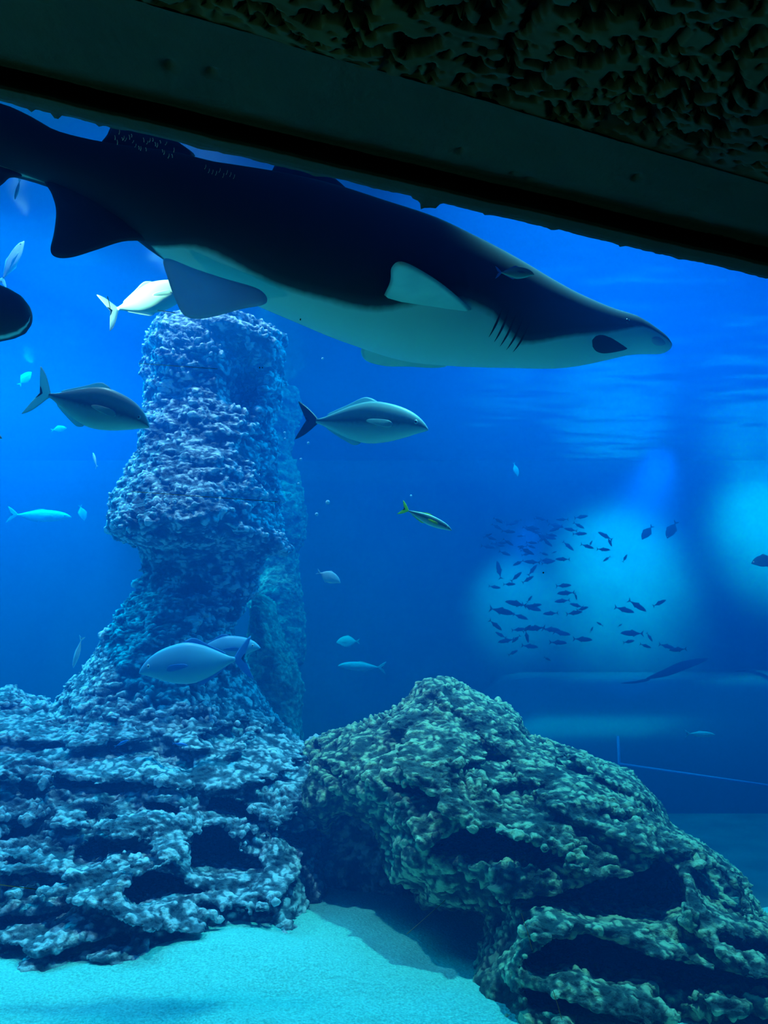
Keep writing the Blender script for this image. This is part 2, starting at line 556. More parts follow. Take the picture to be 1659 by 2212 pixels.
def reef_field(X, Y, Z):
    n1 = fbm(X, Y, Z, 2.2, 2, 60); n2 = fbm(X, Y, Z, 7.0, 2, 64)
    px, py, d = project(X, Y, Z)
    pxw = px + 12*n1 + 7*n2; pyw = py + 10*fbm(X, Y, Z, 4.0, 2, 67)
    si = lookup(SD_reef, pxw, pyw)*d/F
    t = np.clip((2140 - py)/660, -0.5, 1.3)
    yf = 3.22 + 0.75*t + 1.0*np.clip(t, 0, 2)**2 + 0.25*sstep(300, 650, px)
    R = 0.28
    k = np.clip(si/R, 0, 1)
    T = np.sqrt(1 - (1 - k)**2)
    g, kk = ledges(X, Y, Z, 0.155, 0.05, -0.10, 0.16, 3)
    back = Y - 6.0
    f = np.maximum(yf + 0.62*(1 - T) + 0.10 - 0.26*g - 0.11*n1 - 0.075*n2 - 0.05*np.abs(fbm(X, Y, Z*1.5, 3.4, 2, 93)) - Y, back)
    f = np.maximum(f, -si)
    sc = lookup(SD_reefc, pxw, pyw + 80*np.clip(Y - yf, -0.2, 0.9))*d/F
    cave = -np.minimum(sc, 0.10)*1.0        # negative inside the cave cone
    depth_lim = Y - (yf + 0.80)             # cave ends in rock behind
    cv = np.maximum(cave, depth_lim)
    f = np.maximum(f, -cv)
    return f

import time
t0 = time.time()
reef = build_rock('rock_reef', reef_field, (-2.6, 2.9, -0.35), (0.15, 6.1, 1.65), 0.0175, M_reef, 1, 1.0, 1)
tag(reef, 'grey violet rock reef of stacked ledges and dark hollows, left of the cave mouth', 'rock')
print('reef', time.time() - t0, len(reef.data.polygons))

# --- right boulder
boul_poly = [(655, 1625), (672, 1600), (720, 1580), (790, 1568), (850, 1545), (902, 1502), (925, 1478), (962, 1467), (1000, 1485), (1060, 1510), (1125, 1545), (1142, 1590),
             (1200, 1610), (1290, 1640), (1350, 1670), (1402, 1720), (1440, 1790), (1540, 1845), (1600, 1890), (1640, 1975), (1750, 2060), (2000, 2200), (2000, 2700), (1000, 2500),
             (1010, 2120), (1045, 2075), (1060, 1985), (1040, 1965), (910, 1950), (905, 1915), (850, 1900), (830, 1870), (828, 1830), (800, 1775), (740, 1760), (700, 1790), (655, 1760)]
boul_caves = [
    [(930, 1828), (1000, 1787), (1060, 1780), (1140, 1805), (1200, 1830), (1238, 1862), (1200, 1880), (1060, 1872), (930, 1862)],
    [(1335, 1900), (1430, 1872), (1480, 1930), (1478, 1985), (1400, 2004), (1310, 1992), (1180, 1962), (1080, 1972), (1072, 1948), (1200, 1936), (1290, 1905)],
    [(1130, 2085), (1200, 2022), (1300, 2012), (1380, 2052), (1500, 2092), (1640, 2110), (1800, 2120), (1800, 2160), (1500, 2156), (1400, 2138), (1300, 2128), (1250, 2098), (1180, 2112)],
    [(832, 1682), (900, 1690), (962, 1700), (950, 1732), (870, 1722)],
    [(1130, 2125), (1200, 2150), (1300, 2180), (1420, 2205), (1600, 2190), (1800, 2200), (1800, 2300), (1300, 2280), (1230, 2200), (1150, 2175)],
    [(1490, 1900), (1560, 1900), (1610, 1960), (1620, 2010), (1560, 1990), (1510, 1950)],
    [(1560, 2020), (1650, 2050), (1800, 2090), (1650, 2070), (1560, 2040)],
    [(1050, 1700), (1130, 1690), (1180, 1710), (1090, 1722)],
    [(1290, 1760), (1380, 1770), (1400, 1790), (1320, 1785)],
    [(960, 1640), (1060, 1640), (1120, 1655), (1010, 1662)],
    [(1130, 1580), (1148, 1590), (1150, 1625), (1132, 1610)],
    [(1200, 1655), (1290, 1690), (1260, 1700), (1200, 1680)],
    [(640, 1640), (700, 1665), (760, 1700), (720, 1695), (650, 1665)],
]
SD_boul = poly_sd(boul_poly); SD_boulc = cave_field(boul_caves)


def boulder_field(X, Y, Z):
    n1 = fbm(X, Y, Z, 2.0, 2, 80); n2 = fbm(X, Y, Z, 6.5, 2, 84)
    px, py, d = project(X, Y, Z)
    pxw = px + 10*n1 + 7*n2; pyw = py + 9*fbm(X, Y, Z, 4.5, 2, 87)
    si = lookup(SD_boul, pxw, pyw)*d/F
    t = np.clip((2160 - py)/690, -0.5, 1.3)
    yf = 2.98 + 0.55*t + 0.75*np.clip(t, 0, 2)**2 + 0.35*sstep(950, 650, px)
    R = 0.34
    k = np.clip(si/R, 0, 1)
    T = np.sqrt(1 - (1 - k)**2)
    g, kk = ledges(X, Y, Z, 0.20, 0.38, -0.10, 0.22, 13)
    f = np.maximum(yf + 0.60*(1 - T) + 0.06 - 0.19*g - 0.12*n1 - 0.085*n2 - 0.05*np.abs(fbm(X, Y, Z*1.3, 3.2, 2, 91)) - Y, Y - 5.3)
    f = np.maximum(f, -si)
    sc = lookup(SD_boulc, pxw, pyw + 80*np.clip(Y - yf, -0.2, 0.9))*d/F
    cv = np.maximum(-np.minimum(sc, 0.10), Y - (yf + 0.75))
    return np.maximum(f, -cv)

t0 = time.time()
boul = build_rock('rock_boulder', boulder_field, (-0.62, 2.7, -0.5), (2.75, 5.4, 1.45), 0.0175, M_boulder, 1, 0.85, 5)
tag(boul, 'big olive green craggy boulder with arched hollows, right of the cave mouth', 'rock')
print('boulder', time.time() - t0, len(boul.data.polygons))

# --- dark rock behind the cave mouth
def cavern_field(X, Y, Z):
    n = fbm(X, Y, Z, 1.8, 3, 90)
    return np.sqrt(((X - 0.0)/1.3)**2 + ((Y - 5.3)/0.8)**2 + ((Z - 0.0)/0.86)**2)*0.8 - 0.8 + 0.10*n
cav = build_rock('rock_backing', cavern_field, (-1.4, 4.3, -0.4), (1.5, 6.4, 1.4), 0.035, M_reef, 1, 1.0, 9)
tag(cav, 'dark shaded rock at the back of the cave mouth between reef and boulder', 'rock')

# --- pillar
PY = 5.55
prof = [  # py, left px, right px
    (640, 400, 560), (668, 372, 590), (690, 345, 600), (740, 330, 607), (800, 328, 612), (860, 328, 606), (920, 322, 598), (980, 308, 592), (1040, 285, 590), (1100, 258, 592),
    (1148, 243, 602), (1176, 250, 606), (1181, 292, 584), (1205, 296, 582), (1235, 308, 574), (1270, 300, 560), (1295, 285, 530), (1340, 250, 508), (1400, 218, 512),
    (1450, 190, 530), (1500, 150, 560), (1560, 110, 600), (1650, 80, 620), (1900, 60, 640)]
pr = []
for py_, l_, r_ in prof:
    A = at(l_, py_, PY); B = at(r_, py_, PY)
    pr.append((A.z, (A.x + B.x)/2, (B.x - A.x)/2))
pr.sort()
prz = np.array([p[0] for p in pr]); prc = np.array([p[1] for p in pr]); prr = np.array([p[2] for p in pr])


FK = [(640, 1.2), (1000, 0.95), (1172, 0.70), (1180, 3.2), (1275, 2.8), (1292, 1.5), (1380, 0.95), (1900, 0.8)]
FZ = np.array([at(450, a_, PY - 0.4).z for a_, b_ in FK])[::-1]; FS = np.array([b_ for a_, b_ in FK])[::-1]

def pillar_field(X, Y, Z):
    n0 = fbm(X, Y, Z, 1.6, 2, 100); n1 = fbm(X, Y, Z, 5.0, 2, 102)
    zz = Z + 0.05*n0 + 0.03*n1
    c = np.interp(zz, prz, prc); r = np.interp(zz, prz, prr)
    fs_ = np.interp(zz, FZ, FS)
    rho = np.sqrt((X - c)**2 + ((Y - PY)*np.where(Y < PY, fs_, 1.1))**2)
    # deep crease with its ridge at the upper right, winding down
    ph = np.arctan2(X - c, -(Y - PY))
    g, _ = ledges(X, Y, Z, 0.11, 0.12, 0.0, 0.25, 23)
    f = rho - r + 0.015 - 0.05*g - 0.05*n0 - 0.05*n1
    cr = np.exp(-(((X - c) - 0.24 + 0.08*(Z - 3.4) + 0.05*n1)/0.085)**2)*sstep(3.12, 3.25, Z)*sstep(3.78, 3.66, Z)
    f = f + 0.34*cr*(Y < PY)
    return np.maximum(f, Z - at(480, 668, PY - 0.4).z)

t0 = time.time()
pil = build_rock('rock_pillar', pillar_field, (-2.9, 4.3, 0.3), (-0.3, 7.0, 4.15), 0.0215, M_pillar, 1, 1.0, 15)
tag(pil, 'tall waisted rock pillar rising from the reef towards the surface', 'rock')
print('pillar', time.time() - t0, len(pil.data.polygons))

# --- buttress behind the pillar foot
rear_poly = [(540, 1300), (560, 1278), (590, 1300), (612, 1370), (640, 1430), (658, 1480), (655, 1560), (660, 1640), (600, 1760), (480, 1760), (500, 1500), (530, 1400)]
SD_rear = poly_sd(rear_poly)


def rear_field(X, Y, Z):
    n1 = fbm(X, Y, Z, 3.0, 3, 110)
    px, py, d = project(X, Y, Z)
    si = lookup(SD_rear, px + 8*n1, py)*d/F
    k = np.clip(si/0.2, 0, 1); T = np.sqrt(1 - (1 - k)**2)
    return np.maximum(np.abs(Y - 6.1) - 0.35*T - 0.05*n1 + 0.02, -si)
rb = build_rock('rock_buttress', rear_field, (-1.5, 5.5, 0.1), (-0.45, 6.7, 2.3), 0.026, M_rear, 1, 0.6, 17)
tag(rb, 'narrow green tinted rock buttress leaning behind the foot of the pillar', 'rock')


def spur_field(X, Y, Z):
    n1 = fbm(X, Y, Z, 2.5, 3, 120)
    a = at(620, 880, 7.4); b2 = at(632, 1180, 7.4)
    c = np.interp(Z, [b2.z, a.z], [b2.x, a.x]) - 0.12
    return np.sqrt((X - c)**2 + (Y - 7.4)**2) - 0.20 + 0.10*n1
sp = build_rock('rock_column', spur_field, (-2.0, 6.8, -0.1), (-0.4, 8.1, 4.2), 0.04, M_rear, 1, 1.0, 19)
tag(sp, 'hazy rock column showing past the right edge of the tall pillar', 'rock')

# ------------------------------------------------------------------ far viewing tunnel
def arch(name, x0, x1, yc, rad, hgt, mat, parent, n=40, m_=20, bump=0.0):
    vs_, fs = [], []
    for i in range(n + 1):
        x = x0 + (x1 - x0)*i/n
        for j in range(m_ + 1):
            a = math.pi*j/m_
            vs_.append((x, yc - rad*math.cos(a), -0.3 + (hgt + 0.3)*(0.45 + 0.55*float(sstep(0.5, 1.6, x)))*math.sin(a)**0.8 + bump*math.sin(i*0.9)))
    for i in range(n):
        for j in range(m_):
            a = i*(m_ + 1) + j
            fs.append((a, a + 1, a + m_ + 2, a + m_ + 1))
    return mesh_obj(name, vs_, fs, mat, parent)

M_arch = plain('far_tunnel_acrylic', (0.02, 0.09, 0.16), 0.25, 0.6)
tun = empty('viewing_tunnel', (4.5, 9.2, 0))
tag(tun, 'dark arched viewing tunnel crossing the far right floor of the tank', 'tunnel')
arch('arch', 0.4, 8.8, 9.2, 1.5, 1.22, M_arch, tun)
for k in range(3):
    arch('rib', 4.4 + k*1.9, 4.52 + k*1.9, 9.2, 1.54, 1.25, M_arch, tun, 1)
vv = [(0.38, 9.2, -0.3)]
for j in range(21):
    a = math.pi*j/20
    vv.append((0.39, 9.2 - 1.5*math.cos(a), -0.3 + 1.52*0.45*math.sin(a)**0.8))
mesh_obj('end_wall', vv, [(0, j + 1, j + 2) for j in range(20)], M_arch, tun, False)


def tube(name, pts, r, mat, parent=None, seg=10, closed_ends=True, loc=None):
    pts = [Vector(p) for p in pts]
    vs_, fs = [], []
    for i, p in enumerate(pts):
        t = (pts[min(i + 1, len(pts) - 1)] - pts[max(i - 1, 0)]).normalized()
        up = Vector((0, 0, 1)) if abs(t.z) < 0.9 else Vector((1, 0, 0))
        s = t.cross(up).normalized(); u = s.cross(t)
        rr = r[i] if isinstance(r, (list, tuple)) else r
        for k in range(seg):
            a = 2*math.pi*k/seg
            vs_.append(p + s*math.cos(a)*rr + u*math.sin(a)*rr)
    for i in range(len(pts) - 1):
        for k in range(seg):
            a = i*seg + k; b = i*seg + (k + 1) % seg
            fs.append((a, b, b + seg, a + seg))
    if closed_ends:
        fs.append(tuple(range(seg))[::-1]); fs.append(tuple(range(len(vs_) - seg, len(vs_))))
    return mesh_obj(name, [tuple(v) for v in vs_], fs, mat, parent, loc=loc)

M_rail = plain('pale_blue_rail', (0.08, 0.22, 0.6), 0.4, 0.5)
A = at(1335, 1650, 6.6); B = at(1760, 1712, 6.0)
rail = empty('handrail', (A.x, A.y, 0)); tag(rail, 'thin blue handrail with a short post, low in the water right of the boulder', 'rail')
tube('rail', [A, A.lerp(B, 0.5), B], 0.012, M_rail, rail)
P0 = at(1335, 1590, 6.6)
tube('post', [P0, Vector((A.x, A.y, -0.1))], 0.012, M_rail, rail)
tube('post', [B, Vector((B.x, B.y, -0.1))], 0.02, M_rail, rail)

# ------------------------------------------------------------------ tunnel in front: beam, soffit, porous ceiling
def beam_row(pl, pr_, z, n):
    A = at_z(-260, pl[0], z); B = at_z(1920, pl[1], z)
    return A, B

# each row: y at px=0, y at px=1659, height above eye
def line_pt(y0, y1, z, s):
    """point at fraction s along the extended edge line"""
    px = -420 + s*(2080 + 420)
    # the edges are straight 3-D lines: solve the two frame crossings, extend linearly
    A = at_z(0, y0, z); B = at_z(1659, y1, z)
    t = (s*3.2 - 1.1)
    return A + (B - A)*t

rows = [(218, 602, EYE + 0.600), (213, 598, EYE + 0.592), (206, 590, EYE + 0.590), (192, 575, EYE + 0.590), (184, 568, EYE + 0.595), (178, 561, EYE + 0.622), (165, 548, EYE + 0.640),
        (142, 520, EYE + 0.630), (128, 505, EYE + 0.612), (112, 492, EYE + 0.604), (60, 460, EYE + 0.602), (0, 430, EYE + 0.602), (-85, 398, EYE + 0.602)]
NS = 900
ss = np.linspace(0, 1, NS)
rowpts = []
for r0, r1, z in rows:
    rowpts.append(np.array([line_pt(r0, r1, z, s)[:] for s in ss]))
# dense interpolation across rows
dense = []
for a in range(len(rowpts) - 1):
    k = 7 if a < 9 else 9
    for i in range(k):
        t = i/k
        dense.append(rowpts[a]*(1 - t) + rowpts[a + 1]*t)
dense.append(rowpts[-1])
D = np.stack(dense, 1)     # NS x M x 3
x, y, z = D[..., 0], D[..., 1], D[..., 2]
D[..., 2] += 0.0012*fbm(x, y, z*0, 16, 3, 200) + 0.0006*vnoise(x*160, y*160, z*0, 201)
# ragged flaking lower edge
M_ = D.shape[1]
edge = np.clip(1 - np.arange(M_)/8.0, 0, 1)
nrm = np.array([-0.34, 0.94])
rag = 0.0016*fbm(x[:, 0], y[:, 0], z[:, 0]*0, 60, 3, 210) + 0.003*np.clip(vnoise(x[:, 0]*24, y[:, 0]*24, z[:, 0]*0, 211) - 0.45, 0, 1)
def flake(px0, wpx, amp):
    dd = y[:, 0]*CP + (z[:, 0] - EYE)*SP
    return amp*np.clip(1.4*np.exp(-((W/2 + F*x[:, 0]/dd - px0)/wpx)**4), 0, 1)*(0.75 + 0.35*vnoise(x[:, 0]*180, y[:, 0]*180, z[:, 0]*0, 215))
for a_ in ((905, 14, 0.006), (932, 18, 0.011), (1048, 5, 0.004), (68, 5, 0.003), (120, 7, 0.005), (215, 6, 0.003), (1195, 8, 0.002), (1345, 6, 0.003), (1420, 7, 0.002)):
    rag = rag + flake(*a_)
D[..., 0] += nrm[0]*rag[:, None]*edge[None, :]; D[..., 1] += nrm[1]*rag[:, None]*edge[None, :]
D[..., 2] -= np.abs(rag)[:, None]*edge[None, :]*0.6
# smooth sag of the plaster and small pock marks
for (ppx, ppy, rr) in ((365, 142, 0.006), (455, 155, 0.005), (1145, 405, 0.006), (1375, 382, 0.005), (995, 328, 0.004), (1110, 385, 0.004)):
    c = at_z(ppx, ppy, EYE + 0.602)
    d2 = (x - c.x)**2 + (y - c.y)**2
    D[..., 2] += 0.008*np.exp(-d2/(rr*rr))
ii = np.arange(D.shape[0]*D.shape[1]).reshape(D.shape[:2])
qf = np.stack([ii[:-1, :-1], ii[:-1, 1:], ii[1:, 1:], ii[1:, :-1]], -1).reshape(-1, 4)
M_beam = plain('dark_teal_plaster', (0.030, 0.085, 0.085), 0.75, 0.2, (9, (0.045, 0.105, 0.10)), (220, 0.4, 0.002))
bm_o = mesh_obj('trim_1', D.reshape(-1, 3), qf, M_beam)
tag(bm_o, kind='structure')
# body of the beam above, so it is solid from other views
Ea, Eb = rowpts[0][0], rowpts[0][-1]
Ka, Kb = rowpts[-1][0], rowpts[-1][-1]
vb = [Ea, Eb, Kb, Ka]
vb = [tuple(p + np.array([0, 0, 0.035])) for p in vb] + [tuple(p + np.array([0, 0, 0.35])) for p in vb]
# front skirt and lid
fb = [(4, 5, 6, 7), (0, 1, 5, 4), (1, 2, 6, 5), (3, 0, 4, 7), (2, 3, 7, 6), (3, 2, 1, 0)]
tag(mesh_obj('trim_2', vb, fb, M_dark, smooth=False), kind='structure')

# porous artificial rock ceiling
ns2, nt2 = 900, 420
K0, K1 = rowpts[-1][0], rowpts[-1][-1]
s2 = np.linspace(0, 1, ns2)[:, None]; t2 = np.linspace(0, 1, nt2)[None, :]
# starts under the plaster face and runs back over the camera
S0 = np.array(line_pt(-70, 405, EYE + 0.60, 0)[:]); S1 = np.array(line_pt(-70, 405, EYE + 0.60, 1)[:])
bx_ = S0[0] + (S1[0] - S0[0])*s2 + t2*0.55*0.34
by_ = S0[1] + (S1[1] - S0[1])*s2 - t2*0.55*0.94 + 0.02
back = np.array([0.34, -0.94])
P0x, P0y = bx_, by_
wv = 0.012*fbm(P0x, P0y, P0x*0, 6, 2, 220)
# boundary wander
edge_w = (0.024*fbm(P0x, P0y*0.2, P0x*0, 4, 3, 221))
fade = sstep(0.0, 0.055, t2*0.55 + edge_w - 0.0)
u_, v_ = P0x + 0.008*vnoise(P0x*40, P0y*40, P0x*0, 230), P0y + 0.008*vnoise(P0x*40, P0y*40, P0x*0, 231)
# rotate so the pits stretch along the beam
du = (u_*0.94 + v_*0.34); dv = (-u_*0.34 + v_*0.94)
n_a = vnoise(du*78, dv*125, du*0, 232); n_b = vnoise(du*165, dv*250, du*0, 233)
pit = sstep(-0.12, 0.22, n_a + 0.6*n_b + 0.15*vnoise(du*9, dv*9, du*0, 236))
lump = 0.5*vnoise(du*22, dv*30, du*0, 235)
Zc = EYE + 0.604 + wv*fade - 0.006*fade + 0.013*pit*fade - 0.003*lump*fade + 0.0012*n_b*fade
V = np.stack([P0x + 0*t2, P0y + 0*s2, Zc], -1)
ii = np.arange(ns2*nt2).reshape(ns2, nt2)
qf = np.stack([ii[:-1, :-1], ii[:-1, 1:], ii[1:, 1:], ii[1:, :-1]], -1).reshape(-1, 4)
m, nt, b = nmat('porous_ceiling')
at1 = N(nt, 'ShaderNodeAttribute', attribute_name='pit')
tc = N(nt, 'ShaderNodeTexCoord')
n1 = N(nt, 'ShaderNodeTexNoise'); n1.inputs['Scale'].default_value = 5
nt.links.new(tc.outputs['Object'], n1.inputs['Vector'])
r = ramp(nt, [(0.35, (0.04, 0.08, 0.075)), (0.65, (0.07, 0.11, 0.055))])
nt.links.new(n1.outputs['Fac'], r.inputs[0])
mxn = N(nt, 'ShaderNodeMixRGB'); mxn.inputs[2].default_value = (0.002, 0.002, 0.002, 1)  # shade in the pits put into the colour, on top of the relief
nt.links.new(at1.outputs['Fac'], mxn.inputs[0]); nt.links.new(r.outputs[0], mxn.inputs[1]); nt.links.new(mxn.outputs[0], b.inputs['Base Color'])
b.inputs['Roughness'].default_value = 0.8; b.inputs['Specular IOR Level'].default_value = 0.2
ce = mesh_obj('ceiling', V.reshape(-1, 3), qf, m)
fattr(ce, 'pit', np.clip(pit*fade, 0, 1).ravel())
tag(ce, kind='structure')
# solid roof of the tunnel above and behind, tunnel walls and floor
def prism_dir(name, s_lo, s_hi, w0, w1, z0, z1, mat):
    """box laid along the beam: s along, w perpendicular (towards the viewer)"""
    o = np.array([0.1, 0.875]); dirn = np.array([0.939, 0.344]); bk = np.array([0.344, -0.939])
    c = [o + dirn*s + bk*w for s, w in ((s_lo, w0), (s_hi, w0), (s_hi, w1), (s_lo, w1))]
    v = [(p[0], p[1], z0) for p in c] + [(p[0], p[1], z1) for p in c]
    f = [(0, 1, 2, 3), (7, 6, 5, 4), (4, 5, 1, 0), (5, 6, 2, 1), (6, 7, 3, 2), (7, 4, 0, 3)]
    return tag(mesh_obj(name, v, f, mat, smooth=False), kind='structure')
prism_dir('ceiling', -7.2, 7.6, 0.06, 3.4, EYE + 0.68, EYE + 1.0, M_dark)
prism_dir('wall_rear', -7.2, 7.6, 3.2, 3.4, -0.5, EYE + 0.70, M_dark)
prism_dir('floor', -7.2, 7.6, 0.1, 3.3, -0.55, -0.4, M_dark)
prism_dir('baseboard_front', -7.2, 7.6, -0.16, 0.06, -0.5, -0.04, M_dark)

# acrylic pane, curved from the beam down to the curb
m = bpy.data.materials.new('clear_acrylic'); m.use_nodes = True
nt = m.node_tree; nt.nodes.clear()
out = N(nt, 'ShaderNodeOutputMaterial'); tr = N(nt, 'ShaderNodeBsdfTransparent'); tr.inputs[0].default_value = (0.97, 0.99, 1, 1)
gl = N(nt, 'ShaderNodeBsdfGlossy'); gl.inputs['Roughness'].default_value = 0.02
fr = N(nt, 'ShaderNodeFresnel'); fr.inputs['IOR'].default_value = 1.12
mix = N(nt, 'ShaderNodeMixShader')
nt.links.new(fr.outputs[0], mix.inputs[0]); nt.links.new(tr.outputs[0], mix.inputs[1]); nt.links.new(gl.outputs[0], mix.inputs[2]); nt.links.new(mix.outputs[0], out.inputs[0])
o2 = np.array([0.1, 0.895]); dirn = np.array([0.939, 0.344]); bk = np.array([-0.344, 0.939])
vs_, fs = [], []
na, nb = 40, 24
for lay, th in ((0, 0.0), (1, 0.035)):
    for i in range(na + 1):
        s = -6 + 12*i/na
        for j in range(nb + 1):
            t = j/nb
            zz = (EYE + 0.66)*(1 - t) + 0.0*t
            w = 0.0 + 0.14*math.sin(math.pi*min(1, t*1.0))*1.0 + th
            p = o2 + dirn*s + bk*w
            vs_.append((p[0], p[1], zz))
o1_ = (na + 1)*(nb + 1)
for lay in (0, 1):
    for i in range(na):
        for j in range(nb):
            a = lay*o1_ + i*(nb + 1) + j
            q4 = (a, a + 1, a + nb + 2, a + nb + 1)
            fs.append(q4 if lay == 0 else q4[::-1])
pane = mesh_obj('window_1', vs_, fs, m, loc=(0, 0, 0))
tag(pane, kind='structure')


def pane_pt(px, py):
    r = ray(px, py)
    lo, hi = 0.3, 6.0
    def g_(k):
        p = r*k
        w = (p[:2] - o2) @ bk
        t = 1 - (EYE + p[2])/(EYE + 0.66)
        return w - 0.14*math.sin(math.pi*min(1, max(0, t)))
    for _ in range(40):
        mid = (lo + hi)/2
        if g_(mid) > 0: hi = mid
        else: lo = mid
    p = r*(lo - 0.002)
    return Vector((p[0], p[1], EYE + p[2]))

M_scr = plain('scratch_white', (0.55, 0.75, 0.85), 0.5, 0.5)
M_speck = plain('speck_black', (0.004, 0.004, 0.004), 0.9, 0.1)
scr = [(878, 2018, 962, 1944, 1.0), (1126, 1972, 1150, 2052, 1.0), (1194, 2138, 1214, 2204, 1.0), (0, 1911, 78, 1921, 1.2), (285, 1062, 600, 1084, 0.7), (300, 785, 470, 797, 0.6), (232, 640, 238, 668, 0.8), (340, 670, 378, 676, 0.8)]
rs = random.Random(5)
for k in range(26):
    t = k/25; bx = 248 + 128*t; by = 288 + 34*t + rs.uniform(-12, 14)
    scr.append((bx, by, bx + rs.uniform(-4, 2), by + rs.uniform(6, 11), 0.7))
for k in range(9):
    bx = 445 + 62*k/8; by = 360 + 16*k/8 + rs.uniform(-5, 5)
    scr.append((bx, by, bx - 3, by + 9, 0.7))
for (xa, ya, xb, yb, w_) in scr:
    tube_pts = [pane_pt(xa, ya), pane_pt((xa + xb)/2 + 1, (ya + yb)/2), pane_pt(xb, yb)]
    tube('scratch', tube_pts, 0.00035*w_*tube_pts[0].length/1.2, M_scr, pane, 5)
for (xa, ya, w_) in ((648, 690, 1.3), (560, 794, 1.0), (566, 794, 0.8), (1173, 1237, 1.2)):
    p = pane_pt(xa, ya)
    tube('speck', [p, p + Vector((0.001, 0.0003, 0))], 0.001*w_, M_speck, pane, 8)


# ------------------------------------------------------------------ fins and fish
def catmull(pts, per=6, closed=True):
    pts = [Vector(p) for p in pts]
    n = len(pts); out_ = []
    for i in range(n if closed else n - 1):
        p0, p1, p2, p3 = pts[(i - 1) % n], pts[i], pts[(i + 1) % n], pts[(i + 2) % n]
        if not closed:
            p0 = pts[max(i - 1, 0)]; p3 = pts[min(i + 2, n - 1)]
        for k in range(per):
            t = k/per
            out_.append(0.5*((2*p1) + (p2 - p0)*t + (2*p0 - 5*p1 + 4*p2 - p3)*t*t + (3*p1 - p0 - 3*p2 + p3)*t**3))
    if not closed: out_.append(pts[-1])
    return out_


def fin(name, outline, normal, th, mat, parent, per=5, smooth_curve=True):
    """lens-shaped plate from a closed 3-D outline"""
    P = catmull(outline, per) if smooth_curve else [Vector(p) for p in outline]
    n = len(P)
    nrm_ = Vector(normal).normalized()
    c = sum(P, Vector())/n
    vs_ = [tuple(p) for p in P]
    for s in (1, -1):
        for k in (0.88, 0.5):
            vs_ += [tuple(c + (p - c)*k + nrm_*s*th*(0.6 if k > 0.8 else 1.0)) for p in P]
        vs_.append(tuple(c + nrm_*s*th))
    fs = []
    blk = 2*n + 1
    for si_, s in enumerate((1, -1)):
        b0 = n + si_*blk
        for i in range(n):
            j = (i + 1) % n
            q1 = (i, j, b0 + j, b0 + i); q2 = (b0 + i, b0 + j, b0 + n + j, b0 + n + i); q3 = (b0 + n + i, b0 + n + j, b0 + 2*n)
            for q_ in (q1, q2, q3):
                fs.append(q_ if s > 0 else q_[::-1])
    return mesh_obj(name, vs_, fs, mat, parent)


def fish_skin(name, back, flank, belly, rough=0.35, band=None, metallic=0.0):
    m, nt, b = nmat(name)
    a = N(nt, 'ShaderNodeAttribute', attribute_name='shade')     # 0 belly .. 1 back
    tc = N(nt, 'ShaderNodeTexCoord')
    n = N(nt, 'ShaderNodeTexNoise'); n.inputs['Scale'].default_value = 40; n.inputs['Detail'].default_value = 4
    nt.links.new(tc.outputs['Object'], n.inputs['Vector'])
    ad = N(nt, 'ShaderNodeMath', operation='MULTIPLY_ADD'); ad.inputs[1].default_value = 0.10
    nt.links.new(n.outputs['Fac'], ad.inputs[0]); nt.links.new(a.outputs['Fac'], ad.inputs[2])
    stops = [(0.18, belly), (0.45, flank), (0.75, back)]
    if band: stops = [(0.18, belly), (0.42, flank), (0.56, band), (0.74, flank), (0.9, back)]
    r = ramp(nt, stops)
    nt.links.new(ad.outputs[0], r.inputs[0]); nt.links.new(r.outputs[0], b.inputs['Base Color'])
    b.inputs['Roughness'].default_value = rough; b.inputs['Metallic'].default_value = metallic
    return m

M_shark = fish_skin('shark_skin', (0.005, 0.009, 0.016), (0.03, 0.055, 0.075), (0.80, 0.96, 0.98), 0.7, metallic=0.0)
M_sharkfin = plain('shark_fin_pale', (0.62, 0.80, 0.78), 0.55, 0.3, (14, (0.72, 0.9, 0.86)))
M_sharkdark = plain('shark_fin_dark', (0.012, 0.02, 0.035), 0.6, 0.2, (14, (0.02, 0.03, 0.05)))
M_sharkmid = plain('shark_fin_grey', (0.75, 0.62, 0.80), 0.6, 0.2, (14, (0.85, 0.7, 0.9)), translucent=0.5)
M_mouth = plain('mouth_dark', (0.01, 0.02, 0.03), 0.7, 0.2)
M_eye = plain('eye_dark', (0.005, 0.008, 0.01), 0.15, 0.6)
M_eyering = plain('eye_pale', (0.7, 0.8, 0.8), 0.3, 0.6)
M_silver = fish_skin('silver_skin', (0.60, 0.80, 0.80), (0.45, 0.62, 0.66), (0.75, 0.92, 0.88), 0.4, band=(0.10, 0.18, 0.22))
M_silverfin = plain('silver_fin', (0.50, 0.66, 0.68), 0.5, 0.3, (20, (0.6, 0.75, 0.75)), translucent=0.5)
M_darkfin = plain('dark_fin', (0.01, 0.02, 0.06), 0.5, 0.3, (20, (0.015, 0.03, 0.08)))
M_yellowfin = plain('yellow_fin', (0.75, 0.80, 0.06), 0.5, 0.3, (20, (0.85, 0.85, 0.12)), translucent=0.5)
M_blueskin = fish_skin('blue_skin', (0.20, 0.55, 0.85), (0.16, 0.42, 0.65), (0.20, 0.55, 0.60), 0.45)
M_bluefin = plain('blue_fin', (0.08, 0.30, 0.60), 0.5, 0.3, (20, (0.12, 0.40, 0.7)), translucent=0.5)
M_white = fish_skin('white_skin', (0.95, 0.98, 0.95), (0.9, 0.95, 0.9), (0.7, 0.85, 0.85), 0.5)
M_whitefin = plain('white_fin', (0.85, 0.95, 0.9), 0.5, 0.3, (20, (0.9, 0.97, 0.95)), translucent=0.5)
M_pale = fish_skin('pale_skin', (0.6, 0.75, 0.8), (0.45, 0.6, 0.68), (0.6, 0.75, 0.78), 0.5)
